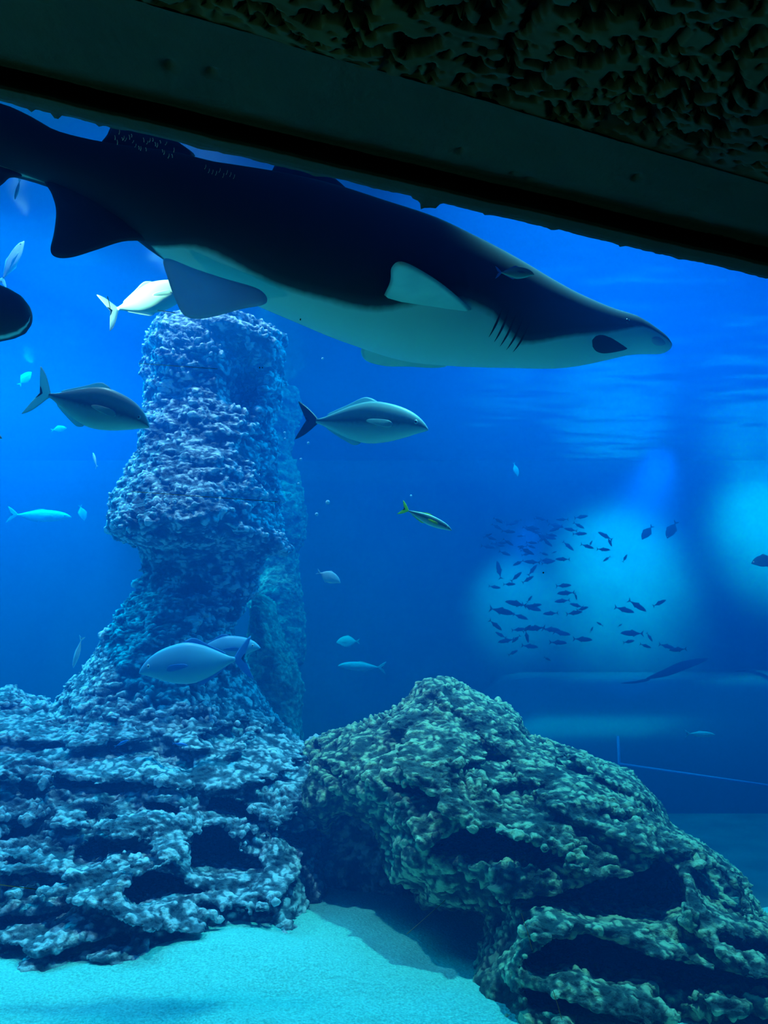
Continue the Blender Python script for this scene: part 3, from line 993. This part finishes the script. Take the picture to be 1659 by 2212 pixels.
M_school = plain('school_fish_skin', (0.006, 0.02, 0.06), 0.8, 0.1, (30, (0.01, 0.03, 0.08)))


def loft(stations, seg=18):
    """stations: list of (x, z_center, half_height_top, half_height_bottom, half_width)"""
    vs_, sh, fs = [], [], []
    for (x, zc, ht, hb, hw) in stations:
        for k in range(seg):
            a = 2*math.pi*k/seg
            c_, s_ = math.cos(a), math.sin(a)
            z = (ht if s_ > 0 else hb)*s_
            y = hw*math.copysign(abs(c_)**0.9, c_)
            vs_.append((x, y, zc + z)); sh.append(0.5 + 0.5*s_)
    n = len(stations)
    for i in range(n - 1):
        for k in range(seg):
            a = i*seg + k; b = i*seg + (k + 1) % seg
            fs.append((a, a + seg, b + seg, b))
    fs.append(tuple(range(seg))); fs.append(tuple(range((n - 1)*seg, n*seg))[::-1])
    return vs_, fs, sh


def interp_st(keys, n):
    keys = np.array(keys, float)
    t = np.linspace(0, 1, n)
    t = t*t*(3 - 2*t)*0.35 + t*0.65
    xs = keys[0, 0] + (keys[-1, 0] - keys[0, 0])*t
    # monotone-ish cubic through keys
    from_x = keys[:, 0]
    order = np.argsort(from_x)
    K = keys[order]
    out_ = []
    for x_ in xs:
        row = [x_]
        i = int(np.clip(np.searchsorted(K[:, 0], x_) - 1, 0, len(K) - 2))
        u = (x_ - K[i, 0])/(K[i + 1, 0] - K[i, 0])
        for c in range(1, K.shape[1]):
            p1, p2 = K[i, c], K[i + 1, c]
            def sl(j):
                if j <= 0: return (K[1, c] - K[0, c])/(K[1, 0] - K[0, 0])
                if j >= len(K) - 1: return (K[-1, c] - K[-2, c])/(K[-1, 0] - K[-2, 0])
                return (K[j + 1, c] - K[j - 1, c])/(K[j + 1, 0] - K[j - 1, 0])
            h_ = K[i + 1, 0] - K[i, 0]
            m1, m2 = sl(i)*h_, sl(i + 1)*h_
            row.append((2*u**3 - 3*u*u + 1)*p1 + (u**3 - 2*u*u + u)*m1 + (-2*u**3 + 3*u*u)*p2 + (u**3 - u*u)*m2)
        out_.append(tuple(row))
    return out_

# nose at +0.5, tail fin tips at -0.5 ; (x, zc, top, bottom, halfwidth)
TREV = [(0.50, -0.020, 0.006, 0.006, 0.006), (0.475, -0.012, 0.030, 0.022, 0.020), (0.42, -0.004, 0.068, 0.045, 0.036), (0.33, 0.0, 0.108, 0.078, 0.055), (0.20, 0.0, 0.140, 0.112, 0.068),
        (0.06, 0.0, 0.150, 0.128, 0.070), (-0.08, 0.0, 0.118, 0.108, 0.056), (-0.20, 0.0, 0.070, 0.066, 0.036), (-0.30, 0.002, 0.026, 0.026, 0.018), (-0.35, 0.003, 0.014, 0.014, 0.012)]
SLIM = [(0.50, -0.01, 0.005, 0.005, 0.005), (0.46, -0.005, 0.030, 0.025, 0.020), (0.38, 0, 0.060, 0.052, 0.036), (0.22, 0, 0.088, 0.085, 0.05), (0.05, 0, 0.092, 0.092, 0.05),
        (-0.12, 0, 0.066, 0.068, 0.038), (-0.26, 0, 0.030, 0.030, 0.018), (-0.34, 0, 0.014, 0.014, 0.010)]
DEEP = [(0.50, -0.03, 0.008, 0.008, 0.008), (0.46, -0.02, 0.05, 0.04, 0.025), (0.36, 0, 0.13, 0.11, 0.05), (0.18, 0, 0.21, 0.20, 0.07), (0.0, 0, 0.22, 0.22, 0.07),
        (-0.16, 0, 0.16, 0.16, 0.05), (-0.28, 0, 0.06, 0.06, 0.025), (-0.34, 0, 0.028, 0.028, 0.014)]


def make_fish(name, keys, skin, fm, tailm, detail=True, tail_spread=0.15, eye=True):
    root = empty(name)
    vs_, fs, sh = loft(interp_st(keys, 26 if detail else 14), 20 if detail else 12)
    body = mesh_obj('body', vs_, fs, skin, root)
    fattr(body, 'shade', sh)
    ts = tail_spread
    fin('tail_fin', [(-0.33, 0, 0.0), (-0.355, 0, 0.035), (-0.43, 0, ts*0.72), (-0.50, 0, ts), (-0.475, 0, ts*0.66), (-0.425, 0, 0.02), (-0.42, 0, -0.01), (-0.47, 0, -ts*0.66), (-0.50, 0, -ts*0.95), (-0.43, 0, -ts*0.70), (-0.355, 0, -0.03)],
        (0, 1, 0), 0.005, tailm, root, 4)
    mh = max(k[2] for k in keys)
    fin('dorsal_fin', [(0.10, 0, mh*0.93), (0.04, 0, mh*1.16), (-0.02, 0, mh*1.12), (-0.12, 0, mh*0.80), (-0.25, 0, mh*0.42), (-0.26, 0, mh*0.30), (-0.12, 0, mh*0.6)], (0, 1, 0), 0.004, fm, root, 3)
    mb = max(k[3] for k in keys)
    fin('anal_fin', [(0.0, 0, -mb*0.93), (-0.04, 0, -mb*1.12), (-0.10, 0, -mb*0.98), (-0.25, 0, -mb*0.42), (-0.25, 0, -mb*0.28), (-0.12, 0, -mb*0.62)], (0, 1, 0), 0.004, fm, root, 3)
    w_ = max(k[4] for k in keys)
    for s in (1, -1):
        if detail:
            fin('pectoral_fin', [(0.24, s*w_*0.93, -0.015), (0.20, s*w_*1.15, 0.008), (0.08, s*w_*1.45, 0.005), (0.04, s*w_*1.50, -0.012), (0.12, s*w_*1.3, -0.03), (0.22, s*w_*0.95, -0.035)], (0, 1, 0), 0.003, fm, root, 3)
        if eye:
            # eye: ball set in the head with a pale ring
            ex = 0.405; 
            st = interp_st(keys, 60)
            st_ = min(st, key=lambda q__: abs(q__[0] - ex))
            ez = st_[1] + st_[2]*0.25; ey = st_[4]*0.90
            vs_, fs = [], []
            r_ = 0.017
            for i in range(7):
                for k in range(10):
                    th_ = math.pi*i/6; ph_ = 2*math.pi*k/10
                    vs_.append((ex + r_*math.sin(th_)*math.cos(ph_), s*ey + r_*0.6*math.cos(th_), ez + r_*math.sin(th_)*math.sin(ph_)))
            for i in range(6):
                for k in range(10):
                    a = i*10 + k; b = i*10 + (k + 1) % 10
                    fs.append((a, b, b + 10, a + 10))
            e = mesh_obj('eye', vs_, fs, M_eyering, root)
            pv = [(ex + v_[0]*0.55 - 0.55*ex, s*ey + (v_[1] - s*ey)*0.75 + s*0.0045, ez + (v_[2] - ez)*0.55) for v_ in vs_]
            mesh_obj('pupil', pv, fs, M_eye, e)
    return root


def kids(o): return [c for c in bpy.data.objects if c.parent == o]


def copy_tree(o, parent=None):
    c = o.copy(); C.objects.link(c)
    c.parent = parent
    for ch in KID[o.name]: copy_tree(ch, c)
    return c


def place(o, px, py, Y, lpx, ang, yaw, face, roll=0, zscale=1.0):
    """ang: nose-down angle in degrees, yaw: turn of the nose away from the viewer, face +1 looks right"""
    p = at(px, py, Y)
    d = depth_of(p)
    a, yw = R_(ang), R_(yaw)
    Lm = lpx*d/F/max(0.35, math.cos(yw))
    fwd = Vector((face*math.cos(a)*math.cos(yw), math.sin(yw)*math.cos(a), -math.sin(a)))
    up = Vector((0, 0, 1)); up = (up - fwd*up.dot(fwd)).normalized()
    side = up.cross(fwd)
    M = Matrix((fwd, side, up)).transposed()
    M = M @ Matrix.Rotation(R_(roll), 3, 'X')
    o.rotation_euler = M.to_euler()
    o.location = p
    o.scale = (Lm, Lm, Lm*zscale)
    return o

KID = {}
def reg(o):
    ch = kids(o); KID[o.name] = ch
    for c in ch: reg(c)

protos = {
    'trev': make_fish('silver_fish', TREV, M_silver, M_silverfin, M_silverfin, tail_spread=0.17),
    'dark': make_fish('silver_fish', TREV, M_silver, M_silverfin, M_darkfin, tail_spread=0.13),
    'yell': make_fish('yellow_tailed_fish', SLIM, M_silver, M_yellowfin, M_yellowfin, tail_spread=0.14),
    'blue': make_fish('blue_fish', TREV, M_blueskin, M_bluefin, M_bluefin, tail_spread=0.15),
    'whit': make_fish('white_fish', TREV, M_white, M_whitefin, M_whitefin, tail_spread=0.18),
    'pale': make_fish('pale_fish', SLIM, M_pale, M_silverfin, M_silverfin, tail_spread=0.13),
    'deep': make_fish('round_fish', DEEP, M_pale, M_silverfin, M_silverfin, tail_spread=0.12),
    'disc': make_fish('dark_fish', DEEP, M_school, M_school, M_school, tail_spread=0.14),
}
for p_ in protos.values(): reg(p_)
used = set()


def fish(kind, label, *a, name=None, group=None, **kw):
    if kind in used: o = copy_tree(protos[kind])
    else:
        o = protos[kind]; used.add(kind)
    if name: o.name = name
    tag(o, label, 'fish', group)
    return place(o, *a, **kw)

#          kind label                                   px   py   Y   len ang yaw face
fish('trev', 'large silver fish with a pale forked tail, nose touching the left edge of the pillar', 196, 880, 3.3, 264, 15, 5, 1, zscale=1.3)
fish('dark', 'silver fish with a dark tail swimming right of the pillar under the shark', 782, 915, 3.3, 286, 4, -4, 1, zscale=1.2)
fish('yell', 'small slender fish with a yellow forked tail in open water below the middle', 920, 1120, 2.9, 122, 24, 0, 1)
fish('whit', 'brightly lit white fish half hidden behind the pelvic fin of the shark', 324, 648, 3.55, 200, -22, 8, 1, zscale=1.25)
fish('blue', 'light blue fish facing left in front of the foot of the pillar', 423, 1434, 4.35, 245, 6, 0, -1, zscale=1.3)
fish('blue', 'dusky blue fish crossing just behind the light blue fish at the pillar foot', 480, 1402, 4.75, 165, -4, 0, 1, zscale=1.1)
fish('deep', 'small rounded pale fish right of the pillar neck in open water', 710, 1246, 5.2, 56, 22, 15, 1)
fish('pale', 'small bright fish seen head on between pillar and left edge', 205, 994, 5.6, 34, -60, 40, -1)
fish('pale', 'small pale blue fish hanging nose down left of the pillar foot', 168, 1408, 5.4, 66, 75, 20, -1)
fish('pale', 'large hazy pale fish low at the left edge beside the pillar skirt', 85, 1114, 7.2, 140, 2, 0, 1)
fish('deep', 'faint small fish just left of the pillar skirt rim', 178, 1108, 7.6, 34, 70, 25, 1)
fish('pale', 'upright pale fish at the upper left edge above the dark snout', 25, 568, 4.6, 112, -72, 20, 1)
fish('pale', 'thin bright sliver of a fish below the tail of the shark', 38, 408, 3.5, 48, 80, 20, -1)
fish('trev', 'silver fish of which only the nose enters at the left edge', -52, 935, 3.3, 118, 10, 0, 1)
fish('deep', 'faint hazy fish above the tail of the large silver fish', 54, 818, 7.0, 36, -60, 30, 1)
fish('deep', 'faint hazy fish below the tail of the large silver fish', 127, 927, 7.2, 28, -20, 30, 1)
fish('pale', 'hazy pale fish with raised back fin left of the boulder top', 782, 1440, 7.0, 104, -3, 0, -1)
fish('deep', 'very faint round fish just above the hazy one near the boulder top', 752, 1386, 8.4, 52, 0, 20, -1)
fish('blue', 'blue fish passing in front of the dark back of the shark above the gills', 1112, 590, 2.05, 84, 2, 0, 1, zscale=1.2)
fish('deep', 'faint pale fish seen head on right of the centre', 1114, 1014, 7.4, 28, 72, 30, 1)
fish('disc', 'dark round fish cut by the right edge of the view', 1652, 1211, 5.2, 56, 8, 10, -1)
fish('disc', 'dark oval fish tilted nose down above the bright patch, the right one of the two', 1451, 1144, 6.6, 42, 58, 15, -1)
fish('disc', 'smaller dark oval fish left of its twin above the bright patch', 1398, 1150, 7.2, 36, 50, 20, -1)

# electric blue wrasses at the hollow
bw = make_fish('wrasse', SLIM, fish_skin('electric_blue', (0.02, 0.25, 1.0), (0.02, 0.3, 1.0), (0.05, 0.5, 1.0), 0.4), M_bluefin, M_bluefin, tail_spread=0.09)
reg(bw)
tag(bw, 'tiny electric blue fish at the right end of the long reef hollow', 'fish'); place(bw, 389, 1608, 3.95, 36, 8, 0, 1)
b3 = copy_tree(bw); tag(b3, 'tiny light blue fish at the left end of the long reef hollow', 'fish'); place(b3, 262, 1606, 3.95, 34, -25, 0, 1)

# distant grey ray-like shark over the far tunnel
def make_school():
    vs_, fs, _ = loft(interp_st(SLIM, 11), 8)
    n0 = len(vs_)
    vs_ = list(vs_); fs = list(fs)
    def plate(pts):
        b0 = len(vs_)
        for s in (1, -1):
            vs_.extend([(p[0], s*0.006, p[1]) for p in pts])
        k = len(pts)
        fs.append(tuple(range(b0, b0 + k))); fs.append(tuple(range(b0 + k, b0 + 2*k))[::-1])
        for i in range(k):
            j = (i + 1) % k
            fs.append((b0 + i, b0 + k + i, b0 + k + j, b0 + j))
    plate([(-0.33, 0), (-0.48, 0.12), (-0.43, 0.0), (-0.48, -0.12)])
    plate([(0.12, 0.07), (0.02, 0.13), (-0.22, 0.035), (-0.1, 0.03)])
    plate([(0.0, -0.08), (-0.04, -0.12), (-0.22, -0.035), (-0.1, -0.03)])
    return mesh_obj('schooling_fish', vs_, fs, M_school, loc=(0, 0, 0))

school0 = make_school()
SCH = {
 'a': [(1098, 1148, 30, 5), (1126, 1158, 18, 0), (1148, 1172, 24, 5), (1185, 1160, 34, 12), (1182, 1172, 26, 40), (1170, 1166, 22, -30), (1138, 1190, 34, 28), (1175, 1196, 20, 15), (1197, 1193, 12, -20),
       (1216, 1208, 30, -3), (1227, 1179, 30, 40), (1252, 1153, 30, 0), (1268, 1180, 28, 20), (1276, 1174, 14, -60), (1303, 1187, 28, 5), (1308, 1158, 34, 30), (1317, 1170, 22, 70), (1311, 1207, 20, -35), (1350, 1206, 20, -58),
       (1060, 1162, 26, 20), (1075, 1176, 30, 15), (1105, 1132, 24, -10), (1150, 1140, 30, 10), (1200, 1135, 34, 12), (1250, 1135, 26, 30), (1120, 1216, 26, -25), (1150, 1214, 34, -5), (1182, 1211, 22, 5),
       (1150, 1232, 30, -50), (1115, 1246, 30, -40), (1140, 1252, 28, -30), (1078, 1232, 40, 80), (1068, 1268, 26, 10), (1100, 1262, 26, 0), (1174, 1237, 8, 0), (1215, 1122, 26, 0), (1170, 1120, 30, 20), (1090, 1195, 26, 20)],
 'a2': [(random.uniform(1045, 1260), random.uniform(1112, 1215), random.uniform(20, 32), random.uniform(-30, 40)) for _ in range(22)],
 'b': [(1217, 1265, 34, -4), (1223, 1281, 38, 3), (1215, 1298, 32, 5), (1246, 1308, 30, 15), (1240, 1324, 34, -8), (1258, 1315, 26, -15), (1190, 1325, 32, 3), (1083, 1320, 54, 12), (1115, 1304, 46, 12), (1147, 1312, 44, 18),
       (1124, 1332, 34, 18), (1155, 1308, 30, -8), (1144, 1294, 18, -50), (1244, 1288, 16, 80), (1070, 1350, 34, 40), (1082, 1372, 26, 30), (1120, 1360, 30, -5), (1138, 1358, 24, -40), (1157, 1357, 44, 4), (1190, 1360, 40, 5), (1213, 1368, 38, 8),
       (1138, 1374, 28, 80), (1094, 1384, 36, -10), (1115, 1380, 24, -40), (1144, 1396, 36, 6), (1108, 1410, 24, -25), (1205, 1388, 38, 2), (1258, 1381, 40, 3), (1182, 1423, 16, 30)],
 'c': [(1348, 1317, 42, 16), (1376, 1308, 44, 34), (1424, 1303, 30, -25), (1278, 1360, 14, -60), (1296, 1348, 16, 30), (1339, 1351, 12, -30), (1366, 1368, 48, -2), (1358, 1386, 26, -10), (1403, 1376, 22, 60), (1394, 1395, 24, 20), (1440, 1396, 34, 15), (1465, 1403, 36, 4)],
}
LBL = {'a': ('small dark fish of the crowded band along the upper left of the bright patch', 'school at the upper left of the bright patch'),
       'a2': ('small dark fish of the crowded band along the upper left of the bright patch', 'school at the upper left of the bright patch'),
       'b': ('small dark fish of the school in front of the lower left of the bright patch', 'school at the lower left of the bright patch'),
       'c': ('small dark fish of the scattered few at the lower right of the bright patch', 'scattered fish at the lower right of the bright patch')}
first = True
for key, L_ in SCH.items():
    for (px, py, lp, an) in L_:
        if first: o = school0; first = False
        else:
            o = school0.copy(); C.objects.link(o)
        tag(o, LBL[key][0], 'fish', LBL[key][1])
        place(o, px, py, 6.6 + random.uniform(-0.6, 0.8), lp*1.05, an, random.uniform(-12, 12), 1 if random.random() < 0.75 else -1, zscale=1.25)
        if o.rotation_euler and abs(an) > 5 and o.matrix_basis.to_3x3().col[0].x < 0:
            place(o, px, py, 6.6 + random.uniform(-0.6, 0.8), lp*1.05, -an, 0, -1, zscale=1.25)

# small bubbles / specks drifting right of the pillar
def ball(name, p, r_, mat, seg=10):
    vs_, fs = [], []
    for i in range(7):
        for k in range(seg):
            th_ = math.pi*i/6; ph_ = 2*math.pi*k/seg
            vs_.append((p[0] + r_*math.sin(th_)*math.cos(ph_), p[1] + r_*math.sin(th_)*math.sin(ph_), p[2] + r_*math.cos(th_)))
    for i in range(6):
        for k in range(seg):
            a = i*seg + k; b = i*seg + (k + 1) % seg
            fs.append((a, a + seg, b + seg, b))
    return mesh_obj(name, vs_, fs, mat)
M_bub = plain('bubble', (0.6, 0.8, 0.9), 0.1, 0.8)
for (px, py, r_) in ((650, 992, 3), (615, 935, 3), (616, 948, 2.5), (666, 957, 3), (684, 1111, 4), (708, 1085, 5), (697, 775, 3), (645, 1045, 3), (888, 1071, 2.5)):
    p = at(px, py, 4.9)
    tag(ball('bubble', p, r_*depth_of(p)/F, M_bub), 'tiny pale bubble drifting in open water right of the pillar', 'bubble', 'bubbles right of the pillar')

# ------------------------------------------------------------------ sand tiger shark
shark = empty('shark', tuple(at(760, 600, 2.25)))
tag(shark, 'large shark with dark back and pale belly swimming right close below the beam', 'shark')
SH = [  # px, top, bottom, border angle from nadir (deg)
    (-560, 60, 110, 10), (-430, 95, 170, 12), (-300, 130, 225, 12), (-150, 182, 292, 12), (0, 225, 375, 6), (50, 248, 388, 0), (100, 276, 402, -6), (160, 294, 425, -12), (230, 307, 462, -16), (350, 321, 545, -14), (385, 330, 568, 4), (450, 346, 608, 28), (600, 372, 676, 20), (700, 396, 718, 24),
    (780, 422, 750, 30), (900, 462, 788, 54), (1000, 508, 798, 54), (1050, 533, 800, 42), (1100, 560, 801, 32), (1200, 617, 800, 52), (1260, 645, 791, 60), (1310, 665, 779, 70), (1360, 681, 768, 84), (1400, 704, 766, 88), (1430, 724, 765, 84), (1443, 735, 757, 70), (1449, 742, 749, 40)]


def shark_Y(px):
    return np.interp(px, [-560, -200, 0, 600, 1450], [1.62, 1.75, 1.86, 2.16, 2.85])

keysS = []
for px, a_, b_, ang in SH:
    Y = float(shark_Y(px))
    c = at(px, (a_ + b_)/2, Y)
    r_ = (b_ - a_)/2*depth_of(c)/F
    keysS.append([px, c.x, c.y, c.z, r_*0.97, ang])
keysS = np.array(keysS)
ts_ = np.concatenate([np.linspace(-560, 1380, 90), np.linspace(1385, 1449, 14)])


def hinterp(x_, X_, Yv):
    i = int(np.clip(np.searchsorted(X_, x_) - 1, 0, len(X_) - 2))
    u = (x_ - X_[i])/(X_[i + 1] - X_[i]); h_ = X_[i + 1] - X_[i]
    def sl(j):
        if j <= 0: return (Yv[1] - Yv[0])/(X_[1] - X_[0])
        if j >= len(X_) - 1: return (Yv[-1] - Yv[-2])/(X_[-1] - X_[-2])
        return (Yv[j + 1] - Yv[j - 1])/(X_[j + 1] - X_[j - 1])
    return (2*u**3 - 3*u*u + 1)*Yv[i] + (u**3 - 2*u*u + u)*sl(i)*h_ + (-2*u**3 + 3*u*u)*Yv[i + 1] + (u**3 - u*u)*sl(i + 1)*h_

SPN = [[hinterp(t, keysS[:, 0], keysS[:, k]) for k in range(1, 6)] for t in ts_]
vs_, fs, sh = [], [], []
seg = 48
frames = []
for i, (x_, y_, z_, r_, ang) in enumerate(SPN):
    a = Vector(SPN[max(i - 1, 0)][:3]); b = Vector(SPN[min(i + 1, len(SPN) - 1)][:3])
    T = (b - a).normalized(); S = T.cross(Vector((0, 0, 1))).normalized(); U = S.cross(T)   # S points to the viewer side (right of travel)
    frames.append((Vector((x_, y_, z_)), T, S, U, r_, ang))
    px = ts_[i]
    wf = 0.86 if px < 1150 else 0.86 + 0.22*min(1, (px - 1150)/200)
    for k in range(seg):
        ph = 2*math.pi*k/seg            # from nadir
        c_, s_ = math.cos(ph), math.sin(ph)
        p = Vector((x_, y_, z_)) + U*(-c_*r_) + S*(s_*r_*wf)
        vs_.append(tuple(p))
        dev = math.degrees(abs((ph + math.pi) % (2*math.pi) - math.pi))
        sh.append(0.5 + (dev - ang - 12)/26.0)
for i in range(len(SPN) - 1):
    for k in range(seg):
        a = i*seg + k; b = i*seg + (k + 1) % seg
        fs.append((a, b, b + seg, a + seg))
fs.append(tuple(range(seg))[::-1]); fs.append(tuple(range(len(vs_) - seg, len(vs_))))
body = mesh_obj('body', vs_, fs, M_shark, shark)
fattr(body, 'shade', np.clip(sh, 0, 1.1))


def bodyframe(px):
    i = int(np.clip(np.searchsorted(ts_, px) - 1, 0, len(ts_) - 2))
    u = (px - ts_[i])/(ts_[i + 1] - ts_[i])
    a, b = frames[i], frames[i + 1]
    return tuple(a[k]*(1 - u) + b[k]*u for k in range(6))


def bp(px, phi, k=1.0):
    """point on the shark's skin: phi degrees from nadir, positive = viewer side"""
    P, T, S, U, r_, _ = bodyframe(px)
    wf = 0.86 if px < 1150 else 0.86 + 0.22*min(1, (px - 1150)/200)
    a = R_(phi)
    return P - U*(math.cos(a)*r_*k) + S*(math.sin(a)*r_*wf*k)

# near pectoral: spreads level towards the viewer, pale underside seen from below
P, T, S, U, r_, _ = bodyframe(1000)
zr = (P - U*(r_*0.55)).z
nearp = [at_z(px, py, zr + dz) for px, py, dz in ((1035, 705, 0.0), (1020, 672, 0), (970, 625, -0.01), (915, 587, -0.02), (868, 565, -0.03), (846, 578, -0.03), (842, 610, -0.02), (822, 655, -0.01), (822, 678, -0.005), (860, 700, 0), (940, 722, 0.01))]
fin('pectoral_fin', nearp, (0, 0, 1), 0.012, M_sharkfin, shark, 6)['label'] = 'pale underside of the near pectoral fin'
farp = [at_z(px, py, zr - 0.02 + dz) for px, py, dz in ((960, 770, 0.05), (900, 760, 0.03), (820, 748, 0), (786, 750, 0), (780, 762, 0), (792, 780, 0), (830, 790, 0), (880, 791, 0), (960, 793, 0.03))]
fin('pectoral_fin', farp, (0, 0, 1), 0.010, M_sharkfin, shark, 6)
def plane_fin(name, pts, px_ref, mat, th=0.010, yoff=0.0):
    Y0 = float(shark_Y(px_ref))
    def Yv(px): return float(shark_Y(px)) + yoff
    return fin(name, [at(px, py, Yv(px)) for px, py in pts], bodyframe(px_ref)[2], th, mat, shark, 6)
plane_fin('pelvic_fin', [(356, 558), (362, 600), (380, 650), (398, 681), (428, 689), (470, 682), (520, 668), (575, 655), (560, 625), (480, 600), (420, 580)], 450, M_sharkmid, 0.012, -0.14)['label'] = 'grey violet trailing pelvic fin'
plane_fin('pelvic_fin', [(400, 560), (410, 600), (430, 640), (450, 650), (500, 650), (560, 640), (560, 600), (480, 580)], 450, M_sharkmid, 0.010, 0.12)
plane_fin('anal_fin', [(96, 385), (112, 420), (121, 455), (117, 500), (109, 540), (122, 556), (155, 556), (205, 541), (265, 522), (330, 515), (330, 470), (230, 420), (150, 390)], 200, M_sharkdark, 0.014)
plane_fin('second_dorsal_fin', [(225, 318), (232, 290), (246, 262), (262, 240), (290, 240), (340, 272), (385, 306), (420, 340), (330, 345)], 300, M_sharkdark, 0.012)
plane_fin('dorsal_fin', [(575, 400), (592, 360), (604, 310), (618, 285), (640, 285), (680, 330), (712, 375), (760, 425), (680, 430)], 650, M_sharkdark, 0.014)
plane_fin('caudal_fin', [(-560, 120), (-640, 30), (-860, -120), (-900, -110), (-820, 20), (-700, 90), (-740, 170), (-760, 260), (-700, 250), (-620, 170)], -560, M_sharkdark, 0.012)
plane_fin('precaudal_fin', [(-160, 280), (-60, 330), (45, 376), (20, 385), (0, 402), (-60, 440), (-110, 400), (-150, 340)], -60, M_sharkdark, 0.012)
# gill slits: thin dark grooves on the flank ahead of the near pectoral
for gpx, lo_, hi_ in ((1022, 38, 66), (1038, 34, 66), (1055, 30, 64), (1073, 27, 62), (1090, 25, 60)):
    pts = [bp(gpx + (j - 4)*1.2, lo_ + (hi_ - lo_)*j/8, 1.0) for j in range(9)]
    tube('gill_slit', pts, [0.0005, 0.002, 0.0032, 0.004, 0.0045, 0.004, 0.003, 0.002, 0.0005], M_mouth, shark, 6)
# mouth: dark crescent opening wrapped on the underside of the snout, plus the nostril patch
def skin_patch(name, grid, mat, bulge=0.004):
    n_, m_ = len(grid), len(grid[0])
    vs_, fs = [], []
    for i in range(n_):
        for j in range(m_):
            px, ph = grid[i][j]
            e = math.sin(math.pi*i/(n_ - 1))*math.sin(math.pi*j/(m_ - 1))
            P = bodyframe(px)[0]; r_ = bodyframe(px)[4]
            vs_.append(tuple(bp(px, ph, 1.0 + (bulge*e**0.5 - 0.001)/max(r_, 0.02))))
    for i in range(n_ - 1):
        for j in range(m_ - 1):
            a = i*m_ + j
            fs.append((a, a + 1, a + m_ + 1, a + m_))
    return mesh_obj(name, vs_, fs, mat, shark)
g = []
for i in range(15):
    t = i/14; w = math.sin(math.pi*t**0.7)**0.8
    g.append([(1236 + 96*t, 53 - 24*t + (j/6 - 0.5)*34*w) for j in range(7)])
skin_patch('mouth', g, M_mouth, 0.009)
g = []
for i in range(9):
    t = i/8; w = math.sin(math.pi*t)**0.6
    g.append([(1384 + 40*t, 62 + (j/4 - 0.5)*40*w) for j in range(5)])
skin_patch('nostril', g, M_sharkmid, 0.006)
pe = bp(1320, 96, 0.97)
eo = ball('eye', pe, 0.011, M_eye); eo.parent = shark; eo.location = Vector(eo.location) - shark.location
eo.matrix_parent_inverse = Matrix()

# second shark: only its blunt snout enters at the left edge
sh2 = empty('shark', tuple(at(-100, 660, 2.3)))
tag(sh2, 'second shark of which only the blunt dark snout shows at the left edge', 'shark')
Y2 = 2.3
st2 = [(66, 0.0), (64, 14), (58, 26), (44, 42), (20, 54), (-20, 66), (-90, 84), (-180, 100), (-320, 116), (-480, 116), (-640, 96), (-800, 62), (-920, 30), (-980, 16)]
vs_, fs, sh = [], [], []
seg = 28
for px, hw in st2:
    c = at(px, 682 - (66 - px)*0.10, Y2 + (px - 66)*(-0.0007))
    r_ = max(hw, 0.5)*depth_of(c)/F
    for k in range(seg):
        ph = 2*math.pi*k/seg
        vs_.append((c.x, c.y - math.sin(ph)*r_, c.z - math.cos(ph)*r_))
        dev = math.degrees(abs((ph + math.pi) % (2*math.pi) - math.pi))
        sh.append(np.clip(0.5 + (dev - 14)/30, 0, 1))
for i in range(len(st2) - 1):
    for k in range(seg):
        a = i*seg + k; b = i*seg + (k + 1) % seg
        fs.append((a, a + seg, b + seg, b))
fs.append(tuple(range(len(vs_) - seg, len(vs_)))[::-1])
b2 = mesh_obj('body', vs_, fs, M_shark, sh2); fattr(b2, 'shade', sh)
def f2(name, pts, yo=0):
    return fin(name, [at(px, py, Y2 + 0.35 + yo) for px, py in pts], (0, 1, 0), 0.012, M_sharkdark, sh2, 5)
f2('dorsal_fin', [(-420, 560), (-450, 470), (-500, 420), (-520, 480), (-540, 560)])
f2('caudal_fin', [(-950, 560), (-1060, 440), (-1120, 400), (-1040, 580), (-1100, 680), (-1020, 640)], 0.35)
f2('pectoral_fin', [(-300, 740), (-360, 850), (-420, 900), (-420, 800), (-400, 740)], -0.05)

# far dark ray gliding over the far tunnel
ray_o = empty('ray', tuple(at(1470, 1440, 7.6)))
tag(ray_o, 'dark ray shape gliding above the far tunnel below the bright patch', 'ray')
Yr = 7.4
ov = [(1395, 1466), (1430, 1448), (1470, 1430), (1510, 1422), (1530, 1424), (1500, 1438), (1470, 1450), (1435, 1462)]
fin('disc', [at(px, py, Yr + (px - 1460)*0.004) for px, py in ov], (0, 0.35, 1), 0.012, M_school, ray_o, 5)
fin('tail', [at(px, py, Yr) for px, py in ((1400, 1466), (1370, 1472), (1340, 1476), (1370, 1476), (1402, 1470))], (0, 0.3, 1), 0.006, M_school, ray_o, 4)
# fish-shaped streak low right, standing in for a reflection of light
fish('pale', 'thin pale streak of reflected light, shaped as a fish, low on the right above the blue handrail', 1512, 1586, 6.2, 66, 2, 0, 1)
print('done')
